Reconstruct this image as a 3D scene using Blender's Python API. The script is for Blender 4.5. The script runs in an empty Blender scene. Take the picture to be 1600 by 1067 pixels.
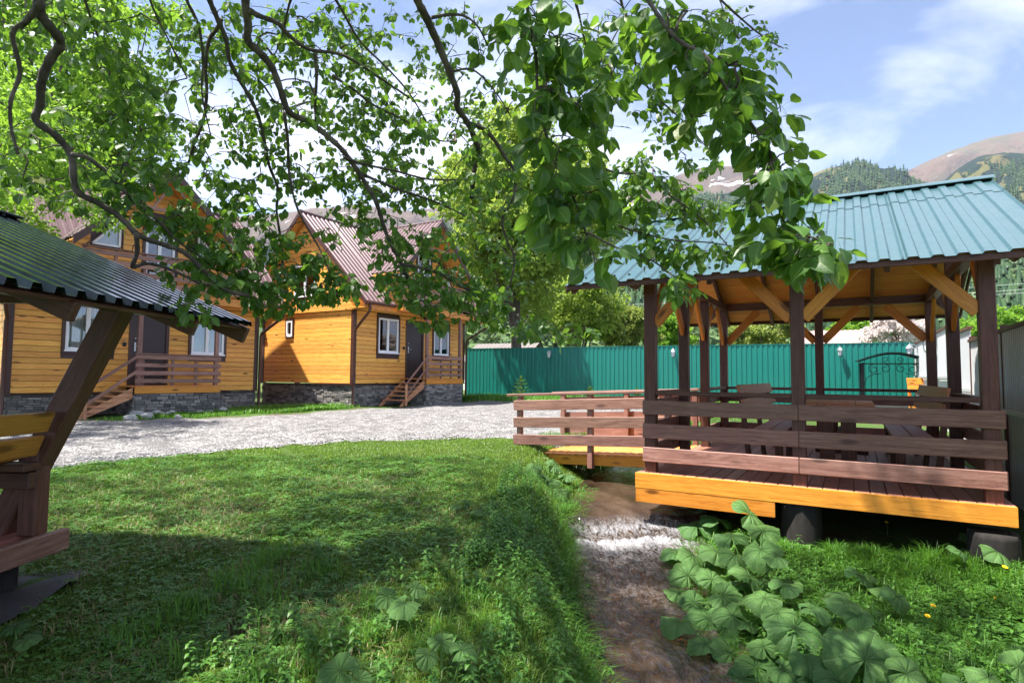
import bpy, math, random
import numpy as np
from mathutils import Vector, Matrix, noise

random.seed(7)
RNG = np.random.default_rng(7)
SC = bpy.context.scene
COL = SC.collection
HC = 1.35                      # eye height above the near lawn; every rel-z below is measured from the eye

# ---------------------------------------------------------------- camera
FPX, PITCH, ROLL = 913.8, 0.058, 0.008
cam_d = bpy.data.cameras.new('camera')
cam = bpy.data.objects.new('camera', cam_d)
COL.objects.link(cam)
cam_d.sensor_width = 36.0
cam_d.lens = FPX / 1600 * 36
cam_d.clip_start = 0.05
cam_d.clip_end = 30000
_r = Vector((1, 0, 0)); _f = Vector((0, math.cos(PITCH), math.sin(PITCH))); _u = Vector((0, -math.sin(PITCH), math.cos(PITCH)))
_x = _r * math.cos(ROLL) + _u * math.sin(ROLL); _y = _u * math.cos(ROLL) - _r * math.sin(ROLL)
cam.matrix_world = Matrix(((_x.x, _y.x, -_f.x, 0), (_x.y, _y.y, -_f.y, 0), (_x.z, _y.z, -_f.z, HC), (0, 0, 0, 1)))
SC.camera = cam

# ---------------------------------------------------------------- sky, sun, exposure
SUN_EL, SUN_AZ = math.radians(67.5), math.radians(74)      # azimuth the light travels towards, from +Y to +X
world = bpy.data.worlds.new('World'); SC.world = world; world.use_nodes = True
wn = world.node_tree; wn.nodes.clear()
def wnode(t): return wn.nodes.new(t)
w_out = wnode('ShaderNodeOutputWorld'); w_bg = wnode('ShaderNodeBackground'); w_sky = wnode('ShaderNodeTexSky')
w_sky.sky_type = 'NISHITA'; w_sky.sun_disc = False; w_sky.sun_elevation = SUN_EL
w_sky.sun_rotation = math.pi + SUN_AZ
w_sky.altitude = 3500; w_sky.air_density = 0.65; w_sky.dust_density = 0.3; w_sky.ozone_density = 3.0
w_bg.inputs['Strength'].default_value = 0.088
w_tc = wnode('ShaderNodeTexCoord'); w_sep = wnode('ShaderNodeSeparateXYZ')
wn.links.new(w_tc.outputs['Generated'], w_sep.inputs[0])
def wmath(op, a, b=None):
    n = wnode('ShaderNodeMath'); n.operation = op
    for i, v in enumerate((a, b)):
        if v is None: continue
        if isinstance(v, (int, float)): n.inputs[i].default_value = v
        else: wn.links.new(v, n.inputs[i])
    return n.outputs[0]
zden = wmath('ADD', wmath('MAXIMUM', w_sep.outputs['Z'], 0.0), 0.22)
w_comb = wnode('ShaderNodeCombineXYZ')
wn.links.new(wmath('DIVIDE', w_sep.outputs['X'], zden), w_comb.inputs[0])
wn.links.new(wmath('DIVIDE', w_sep.outputs['Y'], zden), w_comb.inputs[1])
w_map = wnode('ShaderNodeMapping'); w_map.inputs['Location'].default_value = (-0.4, 5.2, 0.0); w_map.inputs['Scale'].default_value = (0.9, 1.25, 1)
w_map.inputs['Rotation'].default_value = (0, 0, 0.45)
wn.links.new(w_comb.outputs[0], w_map.inputs[0])
w_n1 = wnode('ShaderNodeTexNoise'); w_n1.inputs['Scale'].default_value = 1.15; w_n1.inputs['Detail'].default_value = 8; w_n1.inputs['Roughness'].default_value = 0.56; w_n1.inputs['Distortion'].default_value = 0.5
wn.links.new(w_map.outputs[0], w_n1.inputs['Vector'])
w_rmp = wnode('ShaderNodeValToRGB'); w_rmp.color_ramp.elements[0].position = 0.40; w_rmp.color_ramp.elements[1].position = 0.61
w_rmp.color_ramp.elements[0].color = (0.03, 0.03, 0.03, 1); w_rmp.color_ramp.elements[1].color = (0.92, 0.92, 0.92, 1)
wn.links.new(w_n1.outputs[0], w_rmp.inputs[0])
w_mix = wnode('ShaderNodeMix'); w_mix.data_type = 'RGBA'
wn.links.new(w_rmp.outputs[0], w_mix.inputs['Factor']); wn.links.new(w_sky.outputs[0], w_mix.inputs[6])
w_mix.inputs[7].default_value = (4.25, 4.35, 5.3, 1)
wn.links.new(w_mix.outputs[2], w_bg.inputs[0]); wn.links.new(w_bg.outputs[0], w_out.inputs[0])

sun_d = bpy.data.lights.new('sun', 'SUN'); sun_d.energy = 4.0; sun_d.angle = math.radians(0.9); sun_d.color = (1.0, 0.95, 0.86)
sun = bpy.data.objects.new('sun', sun_d); COL.objects.link(sun)
_d = Vector((math.sin(SUN_AZ) * math.cos(SUN_EL), math.cos(SUN_AZ) * math.cos(SUN_EL), -math.sin(SUN_EL)))
sun.rotation_euler = _d.to_track_quat('-Z', 'Y').to_euler()
sun.location = (-6, -3, 14)
SC.view_settings.view_transform = 'Standard'; SC.view_settings.look = 'None'
SC.view_settings.exposure = 2.12; SC.view_settings.gamma = 1.0
SC.cycles.use_denoising = True
SC.cycles.max_bounces = 6; SC.cycles.transparent_max_bounces = 8; SC.cycles.volume_bounces = 0
SC.cycles.diffuse_bounces = 3; SC.cycles.glossy_bounces = 2; SC.cycles.transmission_bounces = 4; SC.cycles.sample_clamp_indirect = 6.0

# ---------------------------------------------------------------- pixel helpers used while laying the place out
def ray(x, y):
    a, b = x - 800, y - 533.5; c, s = math.cos(ROLL), math.sin(ROLL)
    u = a * c + b * s; v = -a * s + b * c
    dx, dz = u / FPX, -v / FPX; c, s = math.cos(PITCH), math.sin(PITCH)
    yy, zz = c - dz * s, s + dz * c
    return dx / yy, zz / yy                      # X and rel-z per unit of depth
def at(x, y, Y):
    a, b = ray(x, y); return Vector((a * Y, Y, b * Y + HC))
def project(P):
    P = np.atleast_2d(P); X, Y, Z = P[:, 0], P[:, 1], P[:, 2] - HC
    c, s = math.cos(PITCH), math.sin(PITCH); yy = Y * c + Z * s; zz = -Y * s + Z * c
    yy = np.where(yy < .05, .05, yy); u = FPX * X / yy; v = -FPX * zz / yy; c, s = math.cos(ROLL), math.sin(ROLL)
    return 800 + u * c - v * s, 533.5 + u * s + v * c

# ---------------------------------------------------------------- object helpers
def tag(o, label=None, cat=None, group=None, kind=None):
    if label: o['label'] = label
    if cat: o['category'] = cat
    if group: o['group'] = group
    if kind: o['kind'] = kind
    return o
def link(name, me, mat=None, parent=None, M=None):
    o = bpy.data.objects.new(name, me); COL.objects.link(o)
    if mat is not None and not me.materials: me.materials.append(mat)
    if parent is not None: o.parent = parent
    if M is not None: o.matrix_local = M
    return o
def empty(name, loc, rz=0.0):
    o = bpy.data.objects.new(name, None); COL.objects.link(o); o.empty_display_size = 0.2
    o.location = loc; o.rotation_euler = (0, 0, rz); return o
def np_mesh(name, V, T, mat=None, smooth=False):
    V = np.asarray(V, np.float32); T = np.asarray(T, np.int32)
    me = bpy.data.meshes.new(name); n = T.shape[1]
    me.vertices.add(len(V)); me.vertices.foreach_set('co', V.ravel())
    me.loops.add(T.size); me.loops.foreach_set('vertex_index', T.ravel())
    me.polygons.add(len(T)); me.polygons.foreach_set('loop_start', np.arange(len(T), dtype=np.int32) * n)
    if smooth: me.polygons.foreach_set('use_smooth', np.ones(len(T), bool))
    me.update(calc_edges=True)
    if mat: me.materials.append(mat)
    return me
class MB:
    """collects shapes of one part"""
    def __init__(s): s.v = []; s.f = []
    def add(s, vs, fs):
        k = len(s.v); s.v += [tuple(p) for p in vs]; s.f += [tuple(i + k for i in f) for f in fs]; return s
    def box(s, a, b):
        (x0, y0, z0), (x1, y1, z1) = a, b
        return s.add([(x0, y0, z0), (x1, y0, z0), (x1, y1, z0), (x0, y1, z0), (x0, y0, z1), (x1, y0, z1), (x1, y1, z1), (x0, y1, z1)],
                     [(0, 3, 2, 1), (4, 5, 6, 7), (0, 1, 5, 4), (1, 2, 6, 5), (2, 3, 7, 6), (3, 0, 4, 7)])
    def prism(s, poly, d, t=0.0):
        """poly: list of 3-D points, extruded by vector d"""
        n = len(poly); d = Vector(d); P = [Vector(p) for p in poly]; Q = [p + d for p in P]
        return s.add(P + Q, [tuple(range(n))[::-1], tuple(range(n, 2 * n))] + [(i, (i + 1) % n, n + (i + 1) % n, n + i) for i in range(n)])
    def bar(s, p, q, w, t, up=(0, 0, 1)):
        p, q = Vector(p), Vector(q); x = (q - p).normalized(); y = Vector(up).cross(x)
        if y.length < 1e-4: y = Vector((0, 1, 0)).cross(x)
        y.normalize(); z = x.cross(y); a = y * t / 2; b = z * w / 2
        vs = [p - a - b, q - a - b, q + a - b, p + a - b, p - a + b, q - a + b, q + a + b, p + a + b]
        return s.add(vs, [(0, 3, 2, 1), (4, 5, 6, 7), (0, 1, 5, 4), (1, 2, 6, 5), (2, 3, 7, 6), (3, 0, 4, 7)])
    def tube(s, pts, rad, n=6, caps=True):
        pts = [Vector(p) for p in pts]; k = len(pts)
        if not hasattr(rad, '__len__'): rad = [rad] * k
        ref = Vector((0.31, 0.2, 0.93)); rings = []
        for i, p in enumerate(pts):
            t = (pts[min(i + 1, k - 1)] - pts[max(i - 1, 0)])
            if t.length < 1e-7: t = Vector((0, 0, 1))
            t.normalize(); a = t.cross(ref)
            if a.length < .05: a = t.cross(Vector((1, 0, 0)))
            a.normalize(); b = t.cross(a); ref = a.cross(t) if False else ref
            rings.append([p + (a * math.cos(2 * math.pi * j / n) + b * math.sin(2 * math.pi * j / n)) * rad[i] for j in range(n)])
        fs = [(i * n + j, i * n + (j + 1) % n, (i + 1) * n + (j + 1) % n, (i + 1) * n + j) for i in range(k - 1) for j in range(n)]
        if caps: fs += [tuple(range(n))[::-1], tuple(range((k - 1) * n, k * n))]
        return s.add([p for r in rings for p in r], fs)
    def lathe(s, prof, n=16, c=(0, 0, 0)):
        c = Vector(c); k = len(prof)
        vs = [c + Vector((r * math.cos(2 * math.pi * j / n), r * math.sin(2 * math.pi * j / n), z)) for r, z in prof for j in range(n)]
        fs = [(i * n + j, i * n + (j + 1) % n, (i + 1) * n + (j + 1) % n, (i + 1) * n + j) for i in range(k - 1) for j in range(n)]
        return s.add(vs, fs + [tuple(range(n))[::-1], tuple(range((k - 1) * n, k * n))])
    def mesh(s, name, smooth=False):
        me = bpy.data.meshes.new(name); me.from_pydata([tuple(v) for v in s.v], [], s.f)
        if smooth: me.polygons.foreach_set('use_smooth', [True] * len(me.polygons))
        me.update(); return me
    def build(s, name, mat, parent=None, M=None, smooth=False):
        return link(name, s.mesh(name, smooth), mat, parent, M)
_pl = {}
def _plank_mesh(L, w, t, key, ch):
    k = (round(L, 3), round(w, 4), round(t, 4), key)
    if k in _pl: return _pl[k]
    m = MB(); hx, hy, hz = L / 2, t / 2, w / 2; c = min(ch, hy * .45, hz * .45)
    vs = []; idx = {}
    for sx in (-1, 1):
        for sy in (-1, 1):
            for sz in (-1, 1):
                idx[sx, sy, sz, 'x'] = len(vs); vs.append((sx * hx, sy * (hy - c), sz * (hz - c)))
                idx[sx, sy, sz, 'y'] = len(vs); vs.append((sx * (hx - c), sy * hy, sz * (hz - c)))
                idx[sx, sy, sz, 'z'] = len(vs); vs.append((sx * (hx - c), sy * (hy - c), sz * hz))
    F = []
    q = [(-1, -1), (1, -1), (1, 1), (-1, 1)]
    for s in (-1, 1):
        F.append([idx[s, a, b, 'x'] for a, b in q]); F.append([idx[a, s, b, 'y'] for a, b in q]); F.append([idx[a, b, s, 'z'] for a, b in q])
    for a in (-1, 1):
        for b in (-1, 1):
            F.append([idx[-1, a, b, 'y'], idx[1, a, b, 'y'], idx[1, a, b, 'z'], idx[-1, a, b, 'z']])
            F.append([idx[a, -1, b, 'x'], idx[a, 1, b, 'x'], idx[a, 1, b, 'z'], idx[a, -1, b, 'z']])
            F.append([idx[a, b, -1, 'x'], idx[a, b, 1, 'x'], idx[a, b, 1, 'y'], idx[a, b, -1, 'y']])
            for d in (-1, 1): F.append([idx[a, b, d, 'x'], idx[a, b, d, 'y'], idx[a, b, d, 'z']])
    out = []
    for f in F:                                   # make every face look outwards
        p = [Vector(vs[i]) for i in f]; nrm = (p[1] - p[0]).cross(p[2] - p[0])
        out.append(f if nrm.dot(sum(p, Vector()) / len(p)) > 0 else f[::-1])
    me = m.add(vs, out).mesh('plank'); _pl[k] = me; return me
def plank(parent, name, mat, p, q, w, t, up=(0, 0, 1), ch=0.006):
    """a sawn piece from p to q: w across (towards up), t thick; length axis is local X so grain follows it"""
    p, q = Vector(p), Vector(q); x = (q - p); L = x.length; x.normalize(); y = Vector(up).cross(x)
    if y.length < 1e-4: y = Vector((0, 1, 0)).cross(x)
    y.normalize(); z = x.cross(y); c = (p + q) / 2
    M = Matrix(((x.x, y.x, z.x, c.x), (x.y, y.y, z.y, c.y), (x.z, y.z, z.z, c.z), (0, 0, 0, 1)))
    return link(name, _plank_mesh(L, w, t, mat.name, ch), mat, parent, M)
def slab(parent, name, mat, poly, d):
    """extruded polygon as one piece, origin at its centre, X axis = local x"""
    P = [Vector(p) for p in poly]; c = sum(P, Vector()) / len(P)
    return MB().prism([p - c for p in P], d).build(name, mat, parent, Matrix.Translation(c))

# ---------------------------------------------------------------- materials
def nm(name):
    m = bpy.data.materials.new(name); m.use_nodes = True; nt = m.node_tree; nt.nodes.clear(); return m, nt
class NT:
    def __init__(s, name):
        s.m, s.t = nm(name); s.o = s.t.nodes.new('ShaderNodeOutputMaterial')
    def n(s, typ, ins=None, **kw):
        d = s.t.nodes.new(typ)
        for k, v in kw.items(): setattr(d, k, v)
        for k, v in (ins or {}).items():
            if hasattr(v, 'links') and hasattr(v, 'node'): s.t.links.new(v, d.inputs[k])
            else: d.inputs[k].default_value = v
        return d
    def math(s, op, a, b=0.0, c=False): return s.n('ShaderNodeMath', {0: a, 1: b}, operation=op, use_clamp=c).outputs[0]
    def mix(s, f, a, b, bt='MIX'):
        return s.n('ShaderNodeMix', {'Factor': f, 6: a, 7: b}, data_type='RGBA', blend_type=bt).outputs[2]
    def ramp(s, f, stops):
        d = s.n('ShaderNodeValToRGB', {0: f}); r = d.color_ramp
        while len(r.elements) < len(stops): r.elements.new(0.5)
        for e, (p, c) in zip(r.elements, stops):
            e.position = p; e.color = (*c, 1) if len(c) == 3 else c
        return d.outputs[0]
    def noise(s, v, scale, detail=4, rough=.55, dist=0.0):
        return s.n('ShaderNodeTexNoise', {'Vector': v, 'Scale': scale, 'Detail': detail, 'Roughness': rough, 'Distortion': dist}).outputs[0]
    def coord(s, w='Object'): return s.n('ShaderNodeTexCoord').outputs[w]
    def pos(s): return s.n('ShaderNodeNewGeometry').outputs['Position']
    def scale(s, v, sc, loc=(0, 0, 0), rot=(0, 0, 0)): return s.n('ShaderNodeMapping', {0: v, 1: loc, 2: rot, 3: sc}).outputs[0]
    def bump(s, h, st=.3, d=.01): return s.n('ShaderNodeBump', {'Height': h, 'Strength': st, 'Distance': d}).outputs[0]
    def pr(s, col, rough=.6, metal=0.0, nrm=None, spec=.5, **kw):
        ins = {'Base Color': col, 'Roughness': rough, 'Metallic': metal, 'Specular IOR Level': spec}
        if nrm is not None: ins['Normal'] = nrm
        for k, v in kw.items(): ins[k.replace('_', ' ')] = v
        return s.n('ShaderNodeBsdfPrincipled', ins).outputs[0]
    def done(s, sh): s.t.links.new(sh, s.o.inputs[0]); return s.m
C4 = lambda c: (*c, 1.0)
def flat(name, col, rough=.6, metal=0.0, var=.12, spec=.5, nscale=6):
    k = NT(name); p = k.coord(); f = k.noise(p, nscale, 5)
    c = k.mix(f, C4([x * (1 - var) for x in col]), C4([min(1, x * (1 + var)) for x in col]))
    return k.done(k.pr(c, rough, metal, k.bump(k.noise(p, nscale * 12, 3), .1, .004), spec))
def wood(name, dark, mid, light, rough=.5, knots=.5, var=.22, spec=.4, bump=.25, grain=1.0):
    k = NT(name); oi = k.n('ShaderNodeObjectInfo').outputs['Random']
    off = k.n('ShaderNodeCombineXYZ', {0: k.math('MULTIPLY', oi, 37.0), 1: k.math('MULTIPLY', oi, 11.0), 2: k.math('MULTIPLY', oi, 23.0)}).outputs[0]
    v = k.n('ShaderNodeVectorMath', {0: k.coord(), 1: off}, operation='ADD').outputs[0]
    warp = k.noise(k.scale(v, (1.1, 5, 5)), 1.6, 3)
    vw = k.n('ShaderNodeVectorMath', {0: v, 1: k.n('ShaderNodeCombineXYZ', {0: 0.0, 1: k.math('MULTIPLY', warp, .10), 2: k.math('MULTIPLY', warp, .10)}).outputs[0]}, operation='ADD').outputs[0]
    g = k.noise(k.scale(vw, (1.0 * grain, 26 * grain, 26 * grain)), 2.2, 6, .62)
    g2 = k.noise(k.scale(vw, (2.5, 110, 110)), 1.4, 3, .6)
    c = k.ramp(g, [(.28, dark), (.5, mid), (.74, light)])
    c = k.mix(k.math('MULTIPLY', g2, .35), c, C4(dark), 'MULTIPLY') if False else k.mix(k.math('MULTIPLY', g2, .22), c, C4(dark))
    if knots > 0:
        vo = k.n('ShaderNodeTexVoronoi', {'Vector': k.scale(v, (1.7, 5.2, 5.2)), 'Scale': 1.0, 'Randomness': 1.0}).outputs['Distance']
        kn = k.ramp(vo, [(.09, (1, 1, 1)), (.19, (0, 0, 0))])
        c = k.mix(k.math('MULTIPLY', kn, knots), c, C4([x * .35 for x in dark]))
    br = k.math('ADD', k.math('MULTIPLY', oi, 2 * var), 1 - var)
    hsv = k.n('ShaderNodeHueSaturation', {'Color': c, 'Value': br, 'Hue': k.math('ADD', k.math('MULTIPLY', k.math('FRACT', k.math('MULTIPLY', oi, 7.3)), .012), .494)}).outputs[0]
    return k.done(k.pr(hsv, k.math('ADD', k.math('MULTIPLY', g, .2), rough - .1), 0.0, k.bump(k.math('ADD', g, g2), bump, .004), spec))
def leafmat(name, dark, light, gloss=.4, trans=.38, tcol=None, pscale=None, rough=.42):
    k = NT(name)
    geo = k.n('ShaderNodeNewGeometry'); oi = k.n('ShaderNodeObjectInfo').outputs['Random']
    r = k.math('FRACT', k.math('ADD', geo.outputs['Random Per Island'], k.math('MULTIPLY', oi, 5.7)))
    c = k.ramp(r, [(0.0, dark), (1.0, light)])
    if pscale:
        c = k.mix(k.ramp(k.noise(geo.outputs['Position'], pscale, 3), [(.35, (0, 0, 0)), (.68, (1, 1, 1))]), k.mix(.5, c, C4(dark)), c)
    p = k.pr(c, rough, 0.0, None, gloss)
    t = k.n('ShaderNodeBsdfTranslucent', {'Color': k.mix(.55, c, C4(tcol or [min(1, light[0] * 2.2), min(1, light[1] * 2.0), light[2] * 1.1]))}).outputs[0]
    return k.done(k.n('ShaderNodeMixShader', {0: trans, 1: p, 2: t}).outputs[0])
M = {}
M['pine'] = wood('pine_cladding', (.52, .19, .030), (.80, .385, .075), (.88, .50, .125), .48, .95, .15)
M['pine_beam'] = wood('honey_varnished_beam', (.42, .13, .015), (.61, .225, .027), (.72, .31, .05), .42, .95, .16)
M['ceiling'] = wood('pine_ceiling_board', (.58, .23, .038), (.76, .35, .068), (.84, .44, .10), .5, .6, .14)
M['deckpine'] = wood('orange_bridge_board', (.44, .15, .035), (.60, .24, .06), (.70, .34, .11), .5, .5, .15)
M['brown'] = wood('dark_brown_timber', (.052, .020, .013), (.105, .043, .028), (.155, .074, .050), .5, .6, .22)
M['rail'] = wood('weathered_brown_board', (.115, .052, .038), (.25, .125, .095), (.37, .215, .17), .55, .7, .22, grain=.8)
M['deck'] = wood('red_brown_deck_board', (.22, .085, .058), (.34, .145, .10), (.43, .21, .15), .5, .5, .2)
M['redwood'] = wood('red_brown_bench_board', (.28, .10, .045), (.40, .165, .078), (.50, .23, .115), .5, .5, .15)
M['stair'] = wood('stair_timber', (.36, .15, .07), (.52, .25, .13), (.62, .34, .19), .55, .5, .15)
M['yellowboard'] = wood('yellow_varnished_board', (.34, .15, .025), (.46, .22, .04), (.55, .29, .06), .42, .8, .12)
M['trim'] = flat('brown_painted_trim', (.055, .020, .014), .45, 0, .2)
M['door'] = flat('dark_brown_steel_door', (.028, .012, .010), .4, 0, .1)
M['white'] = flat('white_upvc', (.80, .80, .82), .3, 0, .04)
M['gutter'] = flat('brown_metal_gutter', (.075, .026, .018), .35, .1, .12)
def metal(name, col, rough, mt, streak=.12, dust=(.5, .5, .5), dustf=.1):
    k = NT(name); p = k.pos(); f = k.noise(k.scale(p, (1.5, 1.5, .5)), 2.0, 5); g = k.noise(p, 16, 4)
    c = k.mix(f, C4([x * (1 - streak) for x in col]), C4([min(1, x * (1 + streak)) for x in col]))
    c = k.mix(k.math('MULTIPLY', g, dustf), c, C4(dust))
    return k.done(k.pr(c, k.math('ADD', k.math('MULTIPLY', f, .18), rough - .09), mt, None, .5))
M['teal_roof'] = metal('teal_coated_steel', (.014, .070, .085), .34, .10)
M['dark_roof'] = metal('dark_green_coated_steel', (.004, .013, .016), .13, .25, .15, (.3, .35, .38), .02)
M['red_roof'] = metal('wine_red_coated_steel', (.075, .026, .030), .42, .05)
M['green_fence'] = metal('green_coated_steel', (.000, .150, .120), .38, .05, .08, (.3, .4, .38), .04)
M['zinc'] = metal('galvanised_steel', (.55, .56, .58), .45, .15, .15, (.3, .26, .22), .2)
M['zinc_pale'] = metal('pale_galvanised_steel', (.60, .61, .64), .4, .3, .12)
M['iron'] = flat('black_wrought_iron', (.012, .014, .016), .4, .6, .2)
M['lantern'] = flat('pale_grey_lantern_metal', (.30, .32, .34), .4, .5, .1)
M['tar'] = flat('black_tarred_log', (.016, .014, .014), .75, 0, .5, nscale=9)
M['felt'] = flat('black_roofing_felt', (.030, .030, .033), .7, 0, .4, nscale=5)
M['rock'] = flat('pale_grey_rock', (.34, .33, .32), .85, 0, .3, nscale=9)
M['curtain'] = flat('grey_white_curtain', (.62, .63, .61), .9, 0, .2, nscale=3)
M['screw'] = flat('dark_roof_screw', (.02, .03, .035), .5, .3, .1)
M['ash'] = flat('grey_brazier_metal', (.20, .20, .23), .5, .4, .2)
def _glass():
    k = NT('window_glass'); fr = k.n('ShaderNodeFresnel', {'IOR': 1.5}).outputs[0]
    g = k.n('ShaderNodeBsdfGlossy', {'Color': (1, 1, 1, 1), 'Roughness': .02}).outputs[0]
    t = k.n('ShaderNodeBsdfTransparent', {'Color': (.85, .88, .87, 1)}).outputs[0]
    return k.done(k.n('ShaderNodeMixShader', {0: k.math('ADD', fr, .05, True), 1: t, 2: g}).outputs[0])
M['glass'] = _glass()
def _lglass():
    k = NT('lantern_glass'); return k.done(k.pr((.75, .78, .8, 1), .25, 0))
M['lglass'] = _lglass()
def _stone():
    k = NT('grey_ledge_stone'); geo = k.n('ShaderNodeNewGeometry'); r = geo.outputs['Random Per Island']
    c = k.ramp(r, [(0, (.10, .095, .095)), (.35, (.20, .185, .175)), (.7, (.30, .275, .25)), (1, (.42, .39, .36))])
    n1 = k.noise(geo.outputs['Position'], 22, 5)
    c = k.mix(n1, k.mix(.55, c, (.05, .05, .05, 1)), c)
    return k.done(k.pr(c, .85, 0, k.bump(n1, .8, .012), .25))
M['stone'] = _stone()
def _bark(name, a, b, sc=30):
    k = NT(name); p = k.coord(); n1 = k.noise(k.scale(p, (1, 1, .35)), sc, 6, .65); n2 = k.noise(p, sc * .2, 3)
    c = k.mix(n1, C4(a), C4(b)); c = k.mix(k.ramp(n2, [(.5, (0, 0, 0)), (.75, (1, 1, 1))]), c, C4([x * 1.5 for x in b]))
    return k.done(k.pr(c, .9, 0, k.bump(n1, .9, .01), .2))
M['bark'] = _bark('pear_bark', (.022, .017, .014), (.135, .112, .096), 38)
M['bark2'] = _bark('tree_bark', (.05, .042, .035), (.15, .125, .10), 8)
M['tar'] = _bark('black_tarred_log', (.008, .007, .007), (.040, .036, .034), 14)
def _pear():
    k = NT('pear_leaf'); geo = k.n('ShaderNodeNewGeometry'); oi = k.n('ShaderNodeObjectInfo').outputs['Random']
    r = k.math('FRACT', k.math('ADD', geo.outputs['Random Per Island'], k.math('MULTIPLY', oi, 5.7))); mid = k.n('ShaderNodeAttribute', attribute_name='mid').outputs['Fac']
    c = k.ramp(r, [(0.0, (.020, .072, .010)), (.55, (.055, .150, .016)), (.88, (.095, .215, .024)), (.95, (.15, .24, .03)), (1.0, (.19, .20, .05))])
    n1 = k.noise(geo.outputs['Position'], 60, 4); c = k.mix(k.math('MULTIPLY', n1, .5), c, k.mix(.5, c, (.02, .06, .008, 1)))
    c = k.mix(k.ramp(mid, [(.05, (.75, .75, .75)), (.13, (0, 0, 0))]), c, (.20, .32, .08, 1))
    c = k.mix(k.math('MULTIPLY', geo.outputs['Backfacing'], .2), c, (.16, .26, .11, 1))
    pr = k.pr(c, k.math('ADD', .30, k.math('MULTIPLY', n1, .25)), 0, k.bump(k.math('ADD', n1, k.math('MULTIPLY', mid, .5)), .35, .004), .5)
    t = k.n('ShaderNodeBsdfTranslucent', {'Color': k.mix(.55, c, (.30, .56, .03, 1))}).outputs[0]
    return k.done(k.n('ShaderNodeMixShader', {0: .42, 1: pr, 2: t}).outputs[0])
M['leaf'] = _pear()
M['maple'] = leafmat('bright_spring_foliage', (.13, .215, .032), (.29, .40, .065), .2, .45, (.48, .60, .09), .5)
M['linden'] = leafmat('fresh_green_foliage', (.075, .18, .018), (.20, .38, .040), .2, .48, (.40, .62, .06), .5)
M['willow'] = leafmat('yellow_green_bush_foliage', (.14, .20, .045), (.30, .36, .085), .2, .4, (.45, .52, .10), .5)
M['blossom'] = leafmat('white_blossom', (.52, .44, .42), (.80, .72, .70), .2, .3, (.8, .75, .7))
M['grass'] = leafmat('grass_blade', (.060, .110, .015), (.170, .250, .038), .3, .35, (.24, .46, .04), .9)
M['tallgrass'] = leafmat('tall_grass_blade', (.045, .14, .014), (.13, .30, .034), .3, .35, (.24, .48, .05), .9)
M['weed'] = leafmat('weed_leaf', (.045, .13, .020), (.13, .29, .050), .35, .32, (.20, .44, .05), 1.1)
M['straw'] = leafmat('dry_grass', (.16, .13, .06), (.30, .25, .13), .2, .2, (.3, .25, .12))
M['spruce'] = leafmat('spruce_needles', (.05, .12, .03), (.14, .26, .06), .2, .2, (.2, .34, .06))
M['forest'] = leafmat('far_forest', (.016, .040, .020), (.050, .090, .035), .1, .1, (.06, .12, .04), .02)
M['forest2'] = leafmat('far_mixed_forest', (.045, .085, .035), (.16, .23, .08), .1, .1, (.18, .26, .08), .03)
M['petal'] = flat('yellow_petals', (.80, .55, .01), .6, 0, .15)
M['stem'] = flat('green_stem', (.10, .20, .04), .6, 0, .2)
def _bb():
    k = NT('butterbur_leaf'); p = k.coord(); oi = k.n('ShaderNodeObjectInfo').outputs['Random']
    sx = k.n('ShaderNodeSeparateXYZ', {0: p}); ang = k.math('ARCTAN2', sx.outputs[1], sx.outputs[0])
    vein = k.math('ABSOLUTE', k.math('SINE', k.math('MULTIPLY', ang, 6.0)))
    vl = k.ramp(vein, [(0.0, (1, 1, 1)), (.16, (0, 0, 0))])
    n1 = k.noise(p, 30, 4); n2 = k.noise(p, 9, 3)
    c = k.ramp(oi, [(0, (.046, .130, .028)), (1, (.120, .245, .056))])
    c = k.mix(k.math('MULTIPLY', n2, .6), c, C4((.045, .115, .03)))
    c = k.mix(k.math('MULTIPLY', vl, .6), c, C4((.22, .33, .12)))
    h = k.math('ADD', k.math('MULTIPLY', vein, .6), k.math('MULTIPLY', n1, .5))
    pr = k.pr(c, .55, 0, k.bump(h, .9, .02), .4)
    t = k.n('ShaderNodeBsdfTranslucent', {'Color': (.22, .42, .05, 1)}).outputs[0]
    return k.done(k.n('ShaderNodeMixShader', {0: .25, 1: pr, 2: t}).outputs[0])
M['butterbur'] = _bb()
def _ground():
    k = NT('lawn_soil'); p = k.pos(); n1 = k.noise(p, 1.1, 5); n2 = k.noise(p, 14, 5); n3 = k.noise(p, .05, 4)
    soil = k.mix(n2, (.045, .034, .022, 1), (.12, .095, .065, 1)); grs = k.mix(n2, (.030, .060, .014, 1), (.075, .125, .03, 1))
    c = k.mix(k.ramp(n1, [(.50, (0, 0, 0)), (.66, (1, 1, 1))]), grs, soil)
    far = k.n('ShaderNodeVectorMath', {0: p}, operation='LENGTH').outputs[1]
    c = k.mix(k.ramp(k.math('DIVIDE', far, 200.0), [(.1, (0, 0, 0)), (.4, (1, 1, 1))]), c, k.mix(n3, (.06, .10, .025, 1), (.12, .17, .05, 1)))
    return k.done(k.pr(c, .95, 0, k.bump(n2, .8, .03), .1))
M['ground'] = _ground()
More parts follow.
